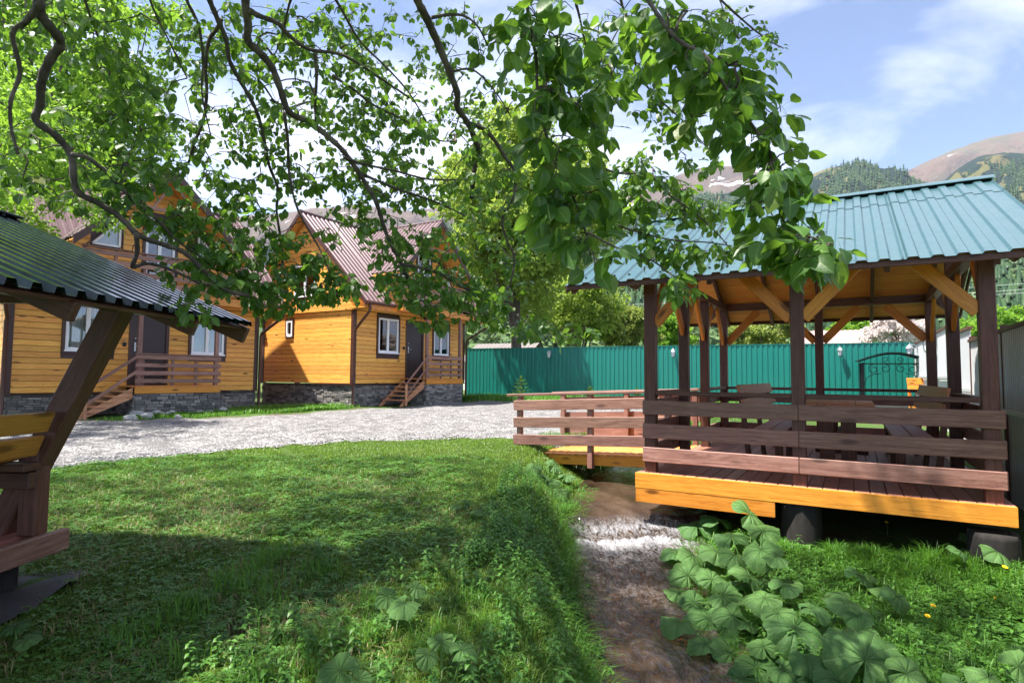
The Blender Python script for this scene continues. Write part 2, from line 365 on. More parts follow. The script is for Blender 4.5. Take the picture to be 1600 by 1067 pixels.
def _gravel():
    k = NT('pale_gravel'); p = k.pos()
    v1 = k.n('ShaderNodeTexVoronoi', {'Vector': p, 'Scale': 26.0}); v2 = k.n('ShaderNodeTexVoronoi', {'Vector': p, 'Scale': 61.0}); big = k.ramp(k.noise(p, 3.1, 3), [(.42, (0, 0, 0)), (.58, (1, 1, 1))])
    st = [(0, (.12, .116, .118)), (.5, (.25, .242, .245)), (1, (.50, .485, .49))]
    sep = lambda v: k.n('ShaderNodeSeparateColor', {0: v.outputs['Color']}).outputs[0]
    c = k.mix(big, k.ramp(sep(v2), st), k.ramp(sep(v1), st))
    d = k.n('ShaderNodeMix', {'Factor': big, 2: v2.outputs['Distance'], 3: v1.outputs['Distance']}).outputs[0]
    c = k.mix(k.math('MULTIPLY', k.ramp(d, [(.35, (0, 0, 0)), (.75, (1, 1, 1))]), .85), c, (.06, .055, .052, 1))
    track = k.noise(k.scale(p, (.55, .16, 1), (0, 0, 0), (0, 0, .9)), 1.0, 4)
    c = k.mix(k.math('MULTIPLY', k.ramp(track, [(.46, (0, 0, 0)), (.64, (1, 1, 1))]), .15), c, (.17, .155, .14, 1))
    return k.done(k.pr(c, .9, 0, k.bump(k.math('SUBTRACT', 1.0, d), 1.0, .035), .2))
M['gravel'] = _gravel()
def _pebble():
    k = NT('gravel_stone'); r = k.n('ShaderNodeNewGeometry').outputs['Random Per Island']
    return k.done(k.pr(k.ramp(r, [(0, (.095, .092, .094)), (.5, (.25, .243, .246)), (1, (.45, .44, .445))]), .9, 0, None, .2))
M['pebble'] = _pebble()
def _water():
    k = NT('stream_water'); p = k.pos(); fo = k.n('ShaderNodeAttribute', attribute_name='foam').outputs['Fac']
    pr = lambda sc: k.scale(p, sc, (0, 0, 0), (0, 0, -.12))
    n1 = k.noise(pr((4.2, 1.7, 4)), 2.0, 5, .55, 1.4); n2 = k.noise(pr((11, 4.5, 9)), 1.6, 5, .55, 1.0); n3 = k.noise(pr((1.5, .8, 2)), 1.3, 3)
    fil = lambda n, wd: k.ramp(k.math('ABSOLUTE', k.math('SUBTRACT', n, .5)), [(0.0, (1, 1, 1)), (wd, (0, 0, 0))])
    bed = k.mix(k.ramp(n3, [(.35, (0, 0, 0)), (.65, (1, 1, 1))]), (.020, .013, .009, 1), (.072, .048, .032, 1))
    patch = k.ramp(k.math('ADD', k.math('MULTIPLY', n3, .9), fo), [(.55, (0, 0, 0)), (.95, (1, 1, 1))])
    thread = k.math('MULTIPLY', k.math('MAXIMUM', fil(n1, .026), fil(n2, .032)), k.math('ADD', k.math("MULTIPLY", patch, .5), k.math('MULTIPLY', fo, .3)))  # pale threads: foam streaks, with ripple glints also put into the colour
    body = k.ramp(k.math('ADD', fo, k.math('MULTIPLY', k.math('SUBTRACT', n2, .5), 1.3)), [(.55, (0, 0, 0)), (1.0, (1, 1, 1))])
    f = k.math('MULTIPLY', k.math('MAXIMUM', thread, body), .92, True)
    h = k.math('ADD', n1, k.math('MULTIPLY', n2, .55))
    bs = k.math('ADD', .18, k.math('MULTIPLY', fo, 1.3), True)
    nrm = k.n('ShaderNodeBump', {'Height': h, 'Strength': bs, 'Distance': .12}).outputs[0]
    w = k.pr(bed, .05, 0, nrm, .5, IOR=1.5)
    fm = k.pr(k.mix(fo, (.20, .20, .22, 1), (.42, .42, .45, 1)), .25, 0, nrm, .5)
    return k.done(k.n('ShaderNodeMixShader', {0: f, 1: w, 2: fm}).outputs[0])
M['water'] = _water()

# ================================================================ terrain
def ss(a, b, x):
    t = np.clip((np.asarray(x, float) - a) / (b - a), 0, 1); return t * t * (3 - 2 * t)
_SY = [-40, 2, 3.65, 4.25, 5.5, 7.1, 8, 9.5, 11, 13, 16, 20, 26, 60]
_SX = [.9, 1.05, 1.08, 1.02, 1.13, 1.44, 1.74, 2.1, 2.7, 4.2, 7.5, 13, 22, 90]
_SW = [.42, .42, .40, .36, .40, .60, .62, .62, .65, .8, 1.0, 1.1, 1.2, 1.2]
def stream_x(y): return np.interp(y, _SY, _SX)
def stream_w(y): return np.interp(y, _SY, _SW)
def water_z(y): return np.interp(y, [-40, 2.5, 5.5, 6.75, 7.25, 8, 12, 60], [-2.06, -1.96, -1.89, -1.86, -1.69, -1.66, -1.6, -1.5])
def vnoise(x, y, s=1.0, k=3.0):
    x = np.asarray(x, float) * s; y = np.asarray(y, float) * s
    return (np.sin(x * 1.7 + k) * np.cos(y * 1.3 - k) + .6 * np.sin(x * 2.9 + y * 2.3 + 2 * k) + .4 * np.cos(x * 5.3 - y * 4.1 + k) + .25 * np.sin(9.1 * x + 3 * k) * np.sin(8.3 * y)) / 2.25
def ground(x, y):
    """height of the ground below the eye"""
    x = np.asarray(x, float); y = np.asarray(y, float)
    left = -1.37 + .17 * ss(3.2, 9, y) + .10 * ss(9, 17, y) + .06 * ss(17, 26, y)
    right = -1.80 + .10 * ss(3.5, 6.0, x) * (1 - ss(9, 12, y)) + .58 * ss(7.6, 12.5, y) + .20 * ss(12, 22, y)
    cx = stream_x(y); w = stream_w(y)
    d = x - cx
    side = ss(-.2, .2, d)
    g = left * (1 - side) + right * side
    g = g + .035 * vnoise(x, y, .9) + .018 * vnoise(x, y, 3.1, 1.0) - .10 * ss(-9, -3, x) * 0
    bed = water_z(y) - .14
    bank_l = ss(w + .62 + .75 * ss(6.8, 8.2, y) * (1 - ss(10.2, 11.5, y)), w + .02, -d); bank_r = ss(w + .75, w + .0, d)
    k = np.where(d < 0, bank_l, bank_r)
    return np.minimum(g, g * (1 - k) + bed * k)
def gz(x, y): return float(ground(x, y)) + HC
def drop(px, py, h=0.0):
    """where the sight line through a photo point meets the ground raised by h"""
    a, b = ray(px, py); Y = np.linspace(1.2, 60, 6000); dz = b * Y - (ground(a * Y, Y) + h)
    i = int(np.argmax(dz < 0)); return Vector((a * Y[i], Y[i], float(b * Y[i]) + HC))
_ax = np.unique(np.concatenate([-np.geomspace(9, 4200, 34), np.linspace(-9, -1, 70), np.linspace(-1, 4.5, 92), np.linspace(4.5, 9, 38), np.geomspace(9, 4200, 34)]))
_ay = np.unique(np.concatenate([-np.geomspace(1, 2200, 20), np.linspace(-1, 1.5, 12), np.linspace(1.5, 9, 110), np.linspace(9, 14, 40), np.linspace(14, 30, 40), np.geomspace(30, 4200, 28)]))
_gx, _gy = np.meshgrid(_ax, _ay)
_V = np.stack([_gx.ravel(), _gy.ravel(), (ground(_gx, _gy) + HC).ravel()], 1)
nx = len(_ax); _i = np.arange(len(_ay) - 1)[:, None] * nx + np.arange(nx - 1)[None]; _i = _i.ravel()
tag(link('ground', np_mesh('ground', _V, np.stack([_i, _i + 1, _i + nx + 1, _i + nx], 1), M['ground'], True)), kind='structure')

# stream
_ys = np.concatenate([np.linspace(-2, 9, 420), np.linspace(9.1, 26, 90)]); _ts = np.linspace(-1, 1, 34)
_tt, _yy = np.meshgrid(_ts, _ys)
_xx = stream_x(_yy) + _tt * (stream_w(_yy) + .30)
_wob = .16 * vnoise(_xx, _yy * 0, 2.6, 1.1) + .10 * _tt; fall = np.exp(-((_yy - 6.98 - _wob) / .20) ** 2); churn = np.exp(-np.clip(6.75 + _wob - _yy, 0, 9) / .55) * (_yy < 6.8 + _wob)
rip = .014 * vnoise(_xx * 1.6, _yy, 4.0) + .010 * vnoise(_xx * 1.3, _yy * .8, 11.0, 1.4) + (.022 * churn + .01 * fall) * vnoise(_xx, _yy, 12.0, .4)
_V = np.stack([_xx.ravel(), _yy.ravel(), (water_z(_yy - _wob) + rip + HC).ravel()], 1)
n2 = len(_ts); _i = (np.arange(len(_ys) - 1)[:, None] * n2 + np.arange(n2 - 1)[None]).ravel()
me = np_mesh('stream', _V, np.stack([_i, _i + 1, _i + n2 + 1, _i + n2], 1), M['water'], True)
_dn = np.clip(6.8 + _wob - _yy, 0, 9); foam = np.clip(.8 * fall + np.where(_yy < 6.8 + _wob, .62 * np.exp(-_dn / .55) + .36 * np.exp(-_dn / 1.8) + .12, .0), 0, 1)
foam *= 1 - .35 * np.abs(_tt) ** 2
a = me.attributes.new('foam', 'FLOAT', 'POINT'); a.data.foreach_set('value', foam.ravel().astype(np.float32))
tag(link('stream_water', me), kind='structure')
# stones lying in the stream bed and along the banks
def rock_mesh(seed, n=9):
    rg = random.Random(seed); m = MB(); vs = []; st = 6; sl = 9
    for i in range(1, st):
        for j in range(sl):
            th = math.pi * i / st; ph = 2 * math.pi * j / sl
            p = Vector((math.sin(th) * math.cos(ph), math.sin(th) * math.sin(ph), math.cos(th)))
            r = 1 + .45 * noise.noise(p * 1.3 + Vector((seed * 3.1, seed, 0))) + rg.uniform(-.07, .07)
            vs.append(p * r)
    vs += [Vector((0, 0, 1)), Vector((0, 0, -1))]
    fs = [(a * sl + j, (a + 1) * sl + j, (a + 1) * sl + (j + 1) % sl, a * sl + (j + 1) % sl) for a in range(st - 2) for j in range(sl)]
    T = len(vs) - 2
    fs += [(T, j, (j + 1) % sl) for j in range(sl)] + [(T + 1, (st - 2) * sl + (j + 1) % sl, (st - 2) * sl + j) for j in range(sl)]
    return m.add(vs, fs).mesh('rock')
ROCKS = [rock_mesh(s) for s in range(5)]
for me in ROCKS: me.materials.append(M['rock'])

# gravel yard
near = [at(x, y, 1) for x, y in ()]
_nx = np.array([-16, -11, -8.2, -6.9, -5.75, -5.0, -4.1, -3.2, -2.3, -1.2, -.3, .5, 1.15, 1.75, 2.4, 3.6, 6.0, 9.0])
_ny = np.array([1.5, 4.4, 6.0, 6.75, 7.45, 8.25, 9.25, 9.95, 10.5, 10.95, 11.1, 10.5, 9.9, 10.6, 12.2, 14.6, 17.2, 19.0])
_fx = np.array([-15, -12.6, -11.3, -10.5, -9.8, -8.9, -7.8, -6.7, -5.9, -5.35, -4.6, -3.6, -2.6, -1.2, .6, 3.2, 7.0, 9.6])
_fy = np.array([10, 11.2, 12.2, 13.0, 13.6, 14.0, 14.5, 15.1, 16.2, 17.6, 18.5, 19.5, 21.3, 23.6, 24.4, 24.0, 22.0, 20.6])
_t = np.linspace(0, 1, len(_nx)); _tf = np.linspace(0, 1, 260)
NX, NY, FX, FY = [np.interp(_tf, _t, a) for a in (_nx, _ny, _fx, _fy)]
_e = .22 * vnoise(NX, NY, 2.3) + .14 * vnoise(NX, NY, 7.0, 2) + .06 * vnoise(NX, NY, 17.0, 1); NY = NY + _e; FY = FY + .15 * vnoise(FX, FY, 2.0)
_s = np.linspace(0, 1, 60)[:, None]
_xx = NX * (1 - _s) + FX * _s; _yy = NY * (1 - _s) + FY * _s
edge = np.minimum(1, np.minimum(_s, 1 - _s) * 12)
_zz = ground(_xx, _yy) + .004 + .022 * edge + .008 * vnoise(_xx, _yy, 5.0) * edge
n2 = 260; _i = (np.arange(59)[:, None] * n2 + np.arange(n2 - 1)[None]).ravel()
tag(link('gravel_yard', np_mesh('gravel_yard', np.stack([_xx.ravel(), _yy.ravel(), _zz.ravel() + HC], 1), np.stack([_i, _i + 1, _i + n2 + 1, _i + n2], 1), M['gravel'], True)), kind='structure')
def in_gravel(x, y):
    """rough mask: inside the yard polygon"""
    px = np.concatenate([NX[::4], FX[::-4]]); py = np.concatenate([NY[::4], FY[::-4]])
    x = np.asarray(x); y = np.asarray(y); c = np.zeros(x.shape, bool); j = len(px) - 1
    for i in range(len(px)):
        cond = ((py[i] > y) != (py[j] > y)); xs = (px[j] - px[i]) * (y - py[i]) / (py[j] - py[i] + 1e-12) + px[i]
        c ^= cond & (x < xs); j = i
    return c
def replicate(TV, TT, pos, yaw, scl, tiltx=None, tilty=None):
    """copies of a little template mesh at many places, as arrays"""
    n = len(pos); k = len(TV); c, s = np.cos(yaw)[:, None], np.sin(yaw)[:, None]
    V = np.repeat(TV[None], n, 0) * (scl[:, None, None] if np.ndim(scl) == 1 else scl[:, None, :])
    if tiltx is not None:
        a, b = np.cos(tiltx)[:, None], np.sin(tiltx)[:, None]; V = np.stack([V[..., 0], V[..., 1] * a - V[..., 2] * b, V[..., 1] * b + V[..., 2] * a], -1)
    if tilty is not None:
        a, b = np.cos(tilty)[:, None], np.sin(tilty)[:, None]; V = np.stack([V[..., 0] * a + V[..., 2] * b, V[..., 1], -V[..., 0] * b + V[..., 2] * a], -1)
    V = np.stack([V[..., 0] * c - V[..., 1] * s, V[..., 0] * s + V[..., 1] * c, V[..., 2]], -1) + pos[:, None]
    T = (TT[None] + (np.arange(n) * k)[:, None, None]).reshape(-1, TT.shape[1])
    return V.reshape(-1, 3), T
def merge(parts):
    V = []; T = []; k = 0
    for v, t in parts: V.append(v); T.append(t + k); k += len(v)
    return np.concatenate(V), np.concatenate(T)
_OCT = np.array([(1, 0, 0), (0, 1, 0), (-1, 0, 0), (0, -1, 0), (.1, 0, .8), (0, .1, -.5)], float); _OCTT = np.array([(0, 1, 4), (1, 2, 4), (2, 3, 4), (3, 0, 4), (1, 0, 5), (2, 1, 5), (3, 2, 5), (0, 3, 5)])
n = 16000; t = RNG.random(n); s = RNG.random(n) ** 1.7 * .7 - .01
x = np.interp(t, _tf, NX) * (1 - s) + np.interp(t, _tf, FX) * s; y = np.interp(t, _tf, NY) * (1 - s) + np.interp(t, _tf, FY) * s
pos = np.stack([x, y, ground(x, y) + .02 + HC], 1); sc = np.stack([RNG.uniform(.010, .034, n), RNG.uniform(.008, .026, n), RNG.uniform(.008, .018, n)], 1)
V, T = replicate(_OCT, _OCTT, pos, RNG.uniform(0, 6.3, n), sc, RNG.uniform(-.5, .5, n))
tag(link('loose_gravel', np_mesh('loose_gravel', V, T, M['pebble'])), 'loose pale gravel stones scattered over the yard', 'gravel', kind='stuff')

# ================================================================ mountains
def mountain_mat(name, cols, forest, ftop, snow, fscale):
    k = NT(name); p = k.pos(); z = k.n('ShaderNodeSeparateXYZ', {0: p}).outputs[2]
    n1 = k.noise(p, fscale, 8, .6); n2 = k.noise(p, fscale * 5, 6, .6); n3 = k.noise(p, fscale * 24, 4, .6)
    c = k.ramp(k.math('ADD', n1, k.math('MULTIPLY', k.math('SUBTRACT', n2, .5), .7)), [(.30, cols[0]), (.5, cols[1]), (.70, cols[2])])
    lim = k.math('ADD', k.math('DIVIDE', z, ftop), k.math('ADD', k.math('MULTIPLY', k.math('SUBTRACT', n1, .5), 2.4), k.math('MULTIPLY', k.math('SUBTRACT', n2, .5), 2.0)))
    fm = k.ramp(lim, [(.92, (1, 1, 1)), (1.04, (0, 0, 0))])
    c = k.mix(fm, c, k.mix(n3, C4([x * .5 for x in forest]), C4([x * 1.6 for x in forest])))
    if snow:
        sn = k.noise(k.scale(p, (1, 1, 2.2)), fscale * 2.2, 7, .55, .8)
        sm = k.math('MULTIPLY', k.ramp(sn, [(.635, (0, 0, 0)), (.655, (1, 1, 1))]), k.ramp(k.math('DIVIDE', z, snow), [(.80, (0, 0, 0)), (.92, (1, 1, 1))]))
        c = k.mix(sm, c, (.85, .87, .92, 1))
    return k.done(k.pr(c, .95, 0, k.bump(n3, 1.0, 1.0 / fscale * .02), .1))
def mountain(name, prof, r0, r1, base, nr, na, rough, mat, seed, back=.35, power=1.15):
    px = np.array([p[0] for p in prof], float); el = np.array([ray(p[0], p[1])[1] for p in prof]); tx = np.array([ray(p[0], p[1])[0] for p in prof])
    az = np.linspace(tx[0], tx[-1], na); E = np.interp(az, tx, el); rr = np.concatenate([np.linspace(0, 1, nr), 1 + np.linspace(.06, 1, 8) * back])
    A, R = np.meshgrid(az, rr); Ek = np.repeat(E[None], len(rr), 0)
    Y = r0 + (r1 - r0) * R; X = A * Y; H = Ek * r1
    prof_t = np.where(R <= 1, np.clip(R, 0, 1) ** power, 1 - ((R - 1) / back) * .7)
    Z = base + (H - base) * prof_t
    nz = np.zeros_like(X); fl = X.ravel(); fy = Y.ravel(); o = np.empty(fl.size)
    sc = 1.0 / (r1 * .16)
    for i in range(fl.size):
        o[i] = noise.fractal(Vector((fl[i] * sc + seed, fy[i] * sc, seed * .7)), .9, 2.1, 6)
    ridge = 1 - np.abs(o.reshape(X.shape))
    amp = rough * (r1 - r0) * np.clip(R, 0, 1) ** .5 * (1 - .93 * np.exp(-((R - 1) / .10) ** 2)) 
    Z = Z + (ridge - .75) * amp
    # small crags on the skyline
    Z = Z + rough * .010 * r1 * o.reshape(X.shape) * np.exp(-((R - 1) / .1) ** 2)
    V = np.stack([X.ravel(), Y.ravel(), Z.ravel() + HC], 1); w = na
    i = (np.arange(len(rr) - 1)[:, None] * w + np.arange(w - 1)[None]).ravel()
    ob = tag(link(name, np_mesh(name, V, np.stack([i, i + 1, i + w + 1, i + w], 1), mat, True)), kind='structure')
    return X, Y, Z
far_m = mountain_mat('brown_mountain', [(.060, .038, .028), (.095, .062, .044), (.080, .070, .044)], (.03, .05, .035), 210, 750, .0022)
mid_m = mountain_mat('forested_hill', [(.055, .055, .028), (.10, .088, .045), (.085, .09, .04)], (.012, .024, .022), 430, 0, .006)
low_m = mountain_mat('wooded_slope', [(.06, .085, .03), (.10, .125, .045), (.06, .085, .03)], (.045, .07, .03), 260, 0, .018)
mountain('far_mountain', [(-900, 330), (-300, 300), (150, 322), (330, 345), (420, 335), (505, 324), (560, 316), (640, 330), (760, 320), (900, 312), (1000, 300), (1060, 272), (1095, 262), (1150, 257), (1200, 268), (1270, 292), (1360, 288), (1430, 262), (1500, 231), (1560, 213), (1600, 207), (1680, 190), (1800, 200), (2300, 260)],
         1600, 2800, 60, 70, 360, .30, far_m, 3.0)
X2, Y2, Z2 = mountain('forested_hill', [(-900, 420), (100, 400), (480, 380), (700, 352), (900, 345), (1000, 336), (1090, 318), (1180, 296), (1262, 277), (1300, 262), (1335, 257), (1375, 260), (1410, 266), (1440, 284), (1470, 290), (1500, 262), (1530, 246), (1570, 240), (1610, 238), (1700, 225), (2200, 300)],
                     460, 1150, 5, 60, 300, .24, mid_m, 8.0)
X1, Y1, Z1 = mountain('wooded_slope', [(-900, 470), (200, 450), (500, 440), (700, 420), (850, 410), (1000, 402), (1150, 398), (1300, 392), (1450, 385), (1560, 378), (1650, 370), (2300, 380)],
                     90, 400, -2.5, 50, 200, .05, low_m, 5.0, power=1.25)
# far woods: masses of conifers and broadleaf crowns nobody could count
def cone_t(n=6):
    V = [(0, 0, 1.0)]; T = []
    for lv, (r, z) in enumerate(((.10, .72), (.17, .38), (.24, .04))):
        k = len(V); top = len(V); V.append((0, 0, z + .42 - lv * .02))
        for j in range(n): V.append((r * math.cos(6.283 * j / n + lv), r * math.sin(6.283 * j / n + lv), z))
        T += [(top, top + 1 + j, top + 1 + (j + 1) % n) for j in range(n)]
    return np.array(V, float), np.array(T)
def blob_t(seed):
    rg = np.random.default_rng(seed); V = []; T = []
    for _ in range(46):
        d = rg.normal(size=3); d /= np.linalg.norm(d); d[2] = abs(d[2]) * 1.0 - .25; c = d * np.array([.42, .42, .40]) * rg.uniform(.75, 1.05) + np.array([0, 0, .5])
        a = rg.normal(size=3); a /= np.linalg.norm(a); b = np.cross(a, d); s = rg.uniform(.09, .17); k = len(V)
        V += [c - a * s, c - b * s, c + a * s, c + b * s]; T += [(k, k + 1, k + 2), (k, k + 2, k + 3)]
    return np.array(V), np.array(T)
def scatter_on(X, Y, Z, n, rlo, rhi, xlo, xhi, seed, keep=None):
    rg = np.random.default_rng(seed); nr, na = X.shape
    i = rg.uniform(rlo, rhi, n) * 49; j = rg.uniform(0, na - 1.001, n)
    i0, j0 = i.astype(int), j.astype(int); fi, fj = i - i0, j - j0
    def s(A): return A[i0, j0] * (1 - fi) * (1 - fj) + A[i0 + 1, j0] * fi * (1 - fj) + A[i0, j0 + 1] * (1 - fi) * fj + A[i0 + 1, j0 + 1] * fi * fj
    P = np.stack([s(X), s(Y), s(Z) + HC], 1); u, v = project(P); ok = (u > xlo) & (u < xhi)
    if keep is not None: ok &= keep(P, u, v)
    return P[ok]
P = scatter_on(X2, Y2, Z2, 60000, .25, 1.1, 640, 1700, 1, lambda P, u, v: (vnoise(P[:, 0] / 120, P[:, 1] / 120, 1.0, 2.2) + .35 * vnoise(P[:, 0] / 30, P[:, 1] / 30) > -.34 + .45 * ss(420, 620, P[:, 2])))[:19000]
cv, ct = cone_t(5); n = len(P)
V, T = replicate(cv, ct, P - np.array([0, 0, .8]), RNG.uniform(0, 6.3, n), RNG.uniform(8, 15, n))
tag(link('conifer_forest', np_mesh('conifer_forest', V, T, M['forest'])), 'dark conifer forest covering the far hillside', 'forest', kind='stuff')
P = scatter_on(X1, Y1, Z1, 9000, .03, 1.0, 560, 1680, 2); mask = vnoise(P[:, 0] / 40, P[:, 1] / 40, 1.0, 4.0) > .12; P1 = P[mask][:2600]
V, T = replicate(cv, ct, P1 - np.array([0, 0, .5]), RNG.uniform(0, 6.3, len(P1)), RNG.uniform(7, 13, len(P1)))
tag(link('slope_conifers', np_mesh('slope_conifers', V, T, M['forest'])), 'dark conifers on the wooded slope behind the fence', 'forest', kind='stuff')
P2 = P[~mask][:3200]; parts = []
for q in range(3):
    b, t = blob_t(q); S = P2[q::3]; parts.append(replicate(b, t, S - np.array([0, 0, 1.0]), RNG.uniform(0, 6.3, len(S)), RNG.uniform(5, 10, len(S))))
V, T = merge(parts)
tag(link('slope_broadleaf_woods', np_mesh('slope_broadleaf_woods', V, T, M['forest2'])), 'pale green broadleaf woods on the slope behind the fence', 'forest', kind='stuff')
# the air between
k = NT('valley_haze')
vol = k.n('ShaderNodeVolumePrincipled', {'Color': (.70, .82, 1.0, 1), 'Density': .00007, 'Anisotropy': .2})
k.t.links.new(vol.outputs[0], k.o.inputs['Volume'])
HAZE = True
if HAZE:
    tag(MB().box((-4500, -2500, -6), (4500, 4500, 1330)).build('haze', k.m), 'thin blue valley haze in front of the mountains', 'haze', kind='stuff')

# ================================================================ sheet metal
def corr_cols(a, b, pitch, top=.4, h=.02):
    """profile columns across a corrugated sheet from a to b: (coordinate, height)"""
    out = []; n = int(math.ceil((b - a) / pitch)) + 1; s = .10 * pitch; w = top * pitch
    for i in range(-1, n + 1):
        c = a + (i + .5) * pitch
        for x, z in ((c - w / 2 - s, 0.), (c - w / 2, h), (c + w / 2, h), (c + w / 2 + s, 0.)):
            if a <= x <= b: out.append((x, z))
    return [(a, out[0][1])] + out + [(b, out[-1][1])]
def corr(cols, lo, hi, fn, name, mat, parent):
    """cols [(c,h)], lo/hi: start and end along the ribs per column, fn(c, t, h) -> point"""
    vs = []; fs = []
    for i, (c, h) in enumerate(cols):
        vs += [fn(c, lo(c), h), fn(c, hi(c), h)]
        if i: fs.append((2 * i - 2, 2 * i, 2 * i + 1, 2 * i - 1))
    return MB().add(vs, fs).build(name, mat, parent)

# ================================================================ wooden house
def window(parent, u0, u1, z0, z1, v, tag_open=False):
    """white two-sash window in a brown casing; outer face towards -v"""
    w = MB(); f = .065
    w.box((u0, v - .035, z0), (u0 + f, v + .05, z1)).box((u1 - f, v - .035, z0), (u1, v + .05, z1))
    w.box((u0 + f, v - .035, z0), (u1 - f, v + .05, z0 + f)).box((u0 + f, v - .035, z1 - f), (u1 - f, v + .05, z1))
    mid = u0 + (u1 - u0) * .47
    w.box((mid - .045, v - .040, z0 + f), (mid + .045, v + .048, z1 - f))
    w.box((u0 - .02, v - .085, z0 - .04), (u1 + .02, v - .036, z0 + .0))
    o = w.build('window', M['white'], parent)
    c = .075; g = MB()
    g.box((u0 - c, v - .05, z0 - .05), (u0 - .003, v + .02, z1 + c)).box((u1 + .003, v - .05, z0 - .05), (u1 + c, v + .02, z1 + c))
    g.box((u0 - .003, v - .052, z1 + .003), (u1 + .003, v + .02, z1 + c)).box((u0 - c, v - .033, z0 - .10), (u1 + c, v + .02, z0 - .052))
    g.build('casing', M['trim'], o)
    for a, b in ((u0 + f, mid - .045), (mid + .045, u1 - f)):
        MB().box((a, v - .006, z0 + f), (b, v + .006, z1 - f)).build('pane', M['glass'], o)
    vs = []; fs = []; n = 40
    for i in range(n + 1):
        x = u0 + .03 + (u1 - u0 - .06) * i / n; y = v + .16 + .035 * math.sin(i * 1.9) + .02 * math.sin(i * .7)
        vs += [(x, y, z0 + .02), (x, y, z1 - .02)]
        if i: fs.append((2 * i - 2, 2 * i, 2 * i + 1, 2 * i - 1))
    MB().add(vs, fs).build('curtain', M['curtain'], o, smooth=True)
    return o
def rows(parent, mat, umin, umax, z0, z1, h, fn, lim=None, cuts=(), gap=.009, t=.022, axis='u', name='plank'):
    """cladding boards: each row a piece; lim(z)->(a,b) clips the ends, cuts = openings (a,b,za,zb)"""
    z = z0
    while z < z1 - .02:
        zt = min(z + h, z1); spans = [(umin, umax, umin, umax)]
        if lim:
            a0, b0 = lim(z); a1, b1 = lim(zt - gap); spans = [(max(umin, a0), min(umax, b0), max(umin, a1), min(umax, b1))]
        for (ca, cb, za, zb) in cuts:
            if zb > z + .03 and za < zt - .03:
                new = []
                for (a, b, a1, b1) in spans:
                    if cb <= a or ca >= b: new.append((a, b, a1, b1)); continue
                    if ca - a > .03: new.append((a, ca, a1, ca))
                    if b - cb > .03: new.append((cb, b, cb, b1))
                spans = new
        for (a, b, a1, b1) in spans:
            if b - a < .04: continue
            if b1 - a1 < .01: a1, b1 = (a + b) / 2 - .01, (a + b) / 2 + .01
            # joints: long rows are made of two boards
            pts = [fn(a, z), fn(b, z), fn(b1, zt - gap), fn(a1, zt - gap)]
            P = [Vector(p) for p in pts]; c = sum(P, Vector()) / 4; x = (P[1] - P[0]).normalized(); zz = Vector((0, 0, 1)); y = zz.cross(x)
            R = Matrix(((x.x, y.x, 0, c.x), (x.y, y.y, 0, c.y), (x.z, y.z, 1, c.z), (0, 0, 0, 1))); Ri = R.inverted()
            Q = [Ri @ p for p in P]; bv = .006
            fr = [q + Vector((0, -t / 2, 0)) for q in Q]; bk = [q + Vector((0, t / 2, 0)) for q in Q]
            inn = [fr[0] + Vector((0, 0, bv)), fr[1] + Vector((0, 0, bv)), fr[2] - Vector((0, 0, bv)), fr[3] - Vector((0, 0, bv))]
            edge = [q + Vector((0, -t / 2 + bv, 0)) for q in Q]
            m = MB().add(inn + edge + bk, [(0, 1, 2, 3), (4, 5, 1, 0), (3, 2, 6, 7), (5, 6, 2, 1), (7, 4, 0, 3), (8, 9, 5, 4), (7, 6, 10, 11), (9, 10, 6, 5), (4, 7, 11, 8), (11, 10, 9, 8)])
            m.build(name, mat, parent, R)
        z += h
def stones(parent, faces, name='stone_base', seed=1):
    """ledge-stone veneer: many small uneven blocks, one part"""
    rg = random.Random(seed); m = MB()
    for (o, d, L, za, zb, nrm) in faces:
        o, d, nrm = Vector(o), Vector(d), Vector(nrm); z = za
        while z < zb - .01:
            h = min(rg.choice((.045, .06, .075, .09)), zb - z); s = -rg.uniform(0, .1)
            while s < L:
                w = rg.uniform(.10, .30); a, b = max(0, s) + .004, min(L, s + w) - .004; s += w
                if b - a < .02: continue
                pr = rg.uniform(.012, .045); e = rg.uniform(-.004, .004); zl, zh = z + .003 + e, z + h - .003 + e
                A = o + d * a; B = o + d * b; k = rg.uniform(.0, .012)
                m.add([A + Vector((0, 0, zl)), B + Vector((0, 0, zl)), B + Vector((0, 0, zh)), A + Vector((0, 0, zh)),
                       A + nrm * pr + d * k + Vector((0, 0, zl + .004)), B + nrm * (pr + rg.uniform(-.008, .008)) - d * k + Vector((0, 0, zl + .004)), B + nrm * pr - d * k + Vector((0, 0, zh - .004)), A + nrm * (pr + rg.uniform(-.008, .008)) + d * k + Vector((0, 0, zh - .004))],
                      [(4, 5, 6, 7), (0, 1, 5, 4), (1, 2, 6, 5), (2, 3, 7, 6), (3, 0, 4, 7)])
            z += h
    o = m.build(name, M['stone'], parent); o['kind'] = 'stuff'; return o
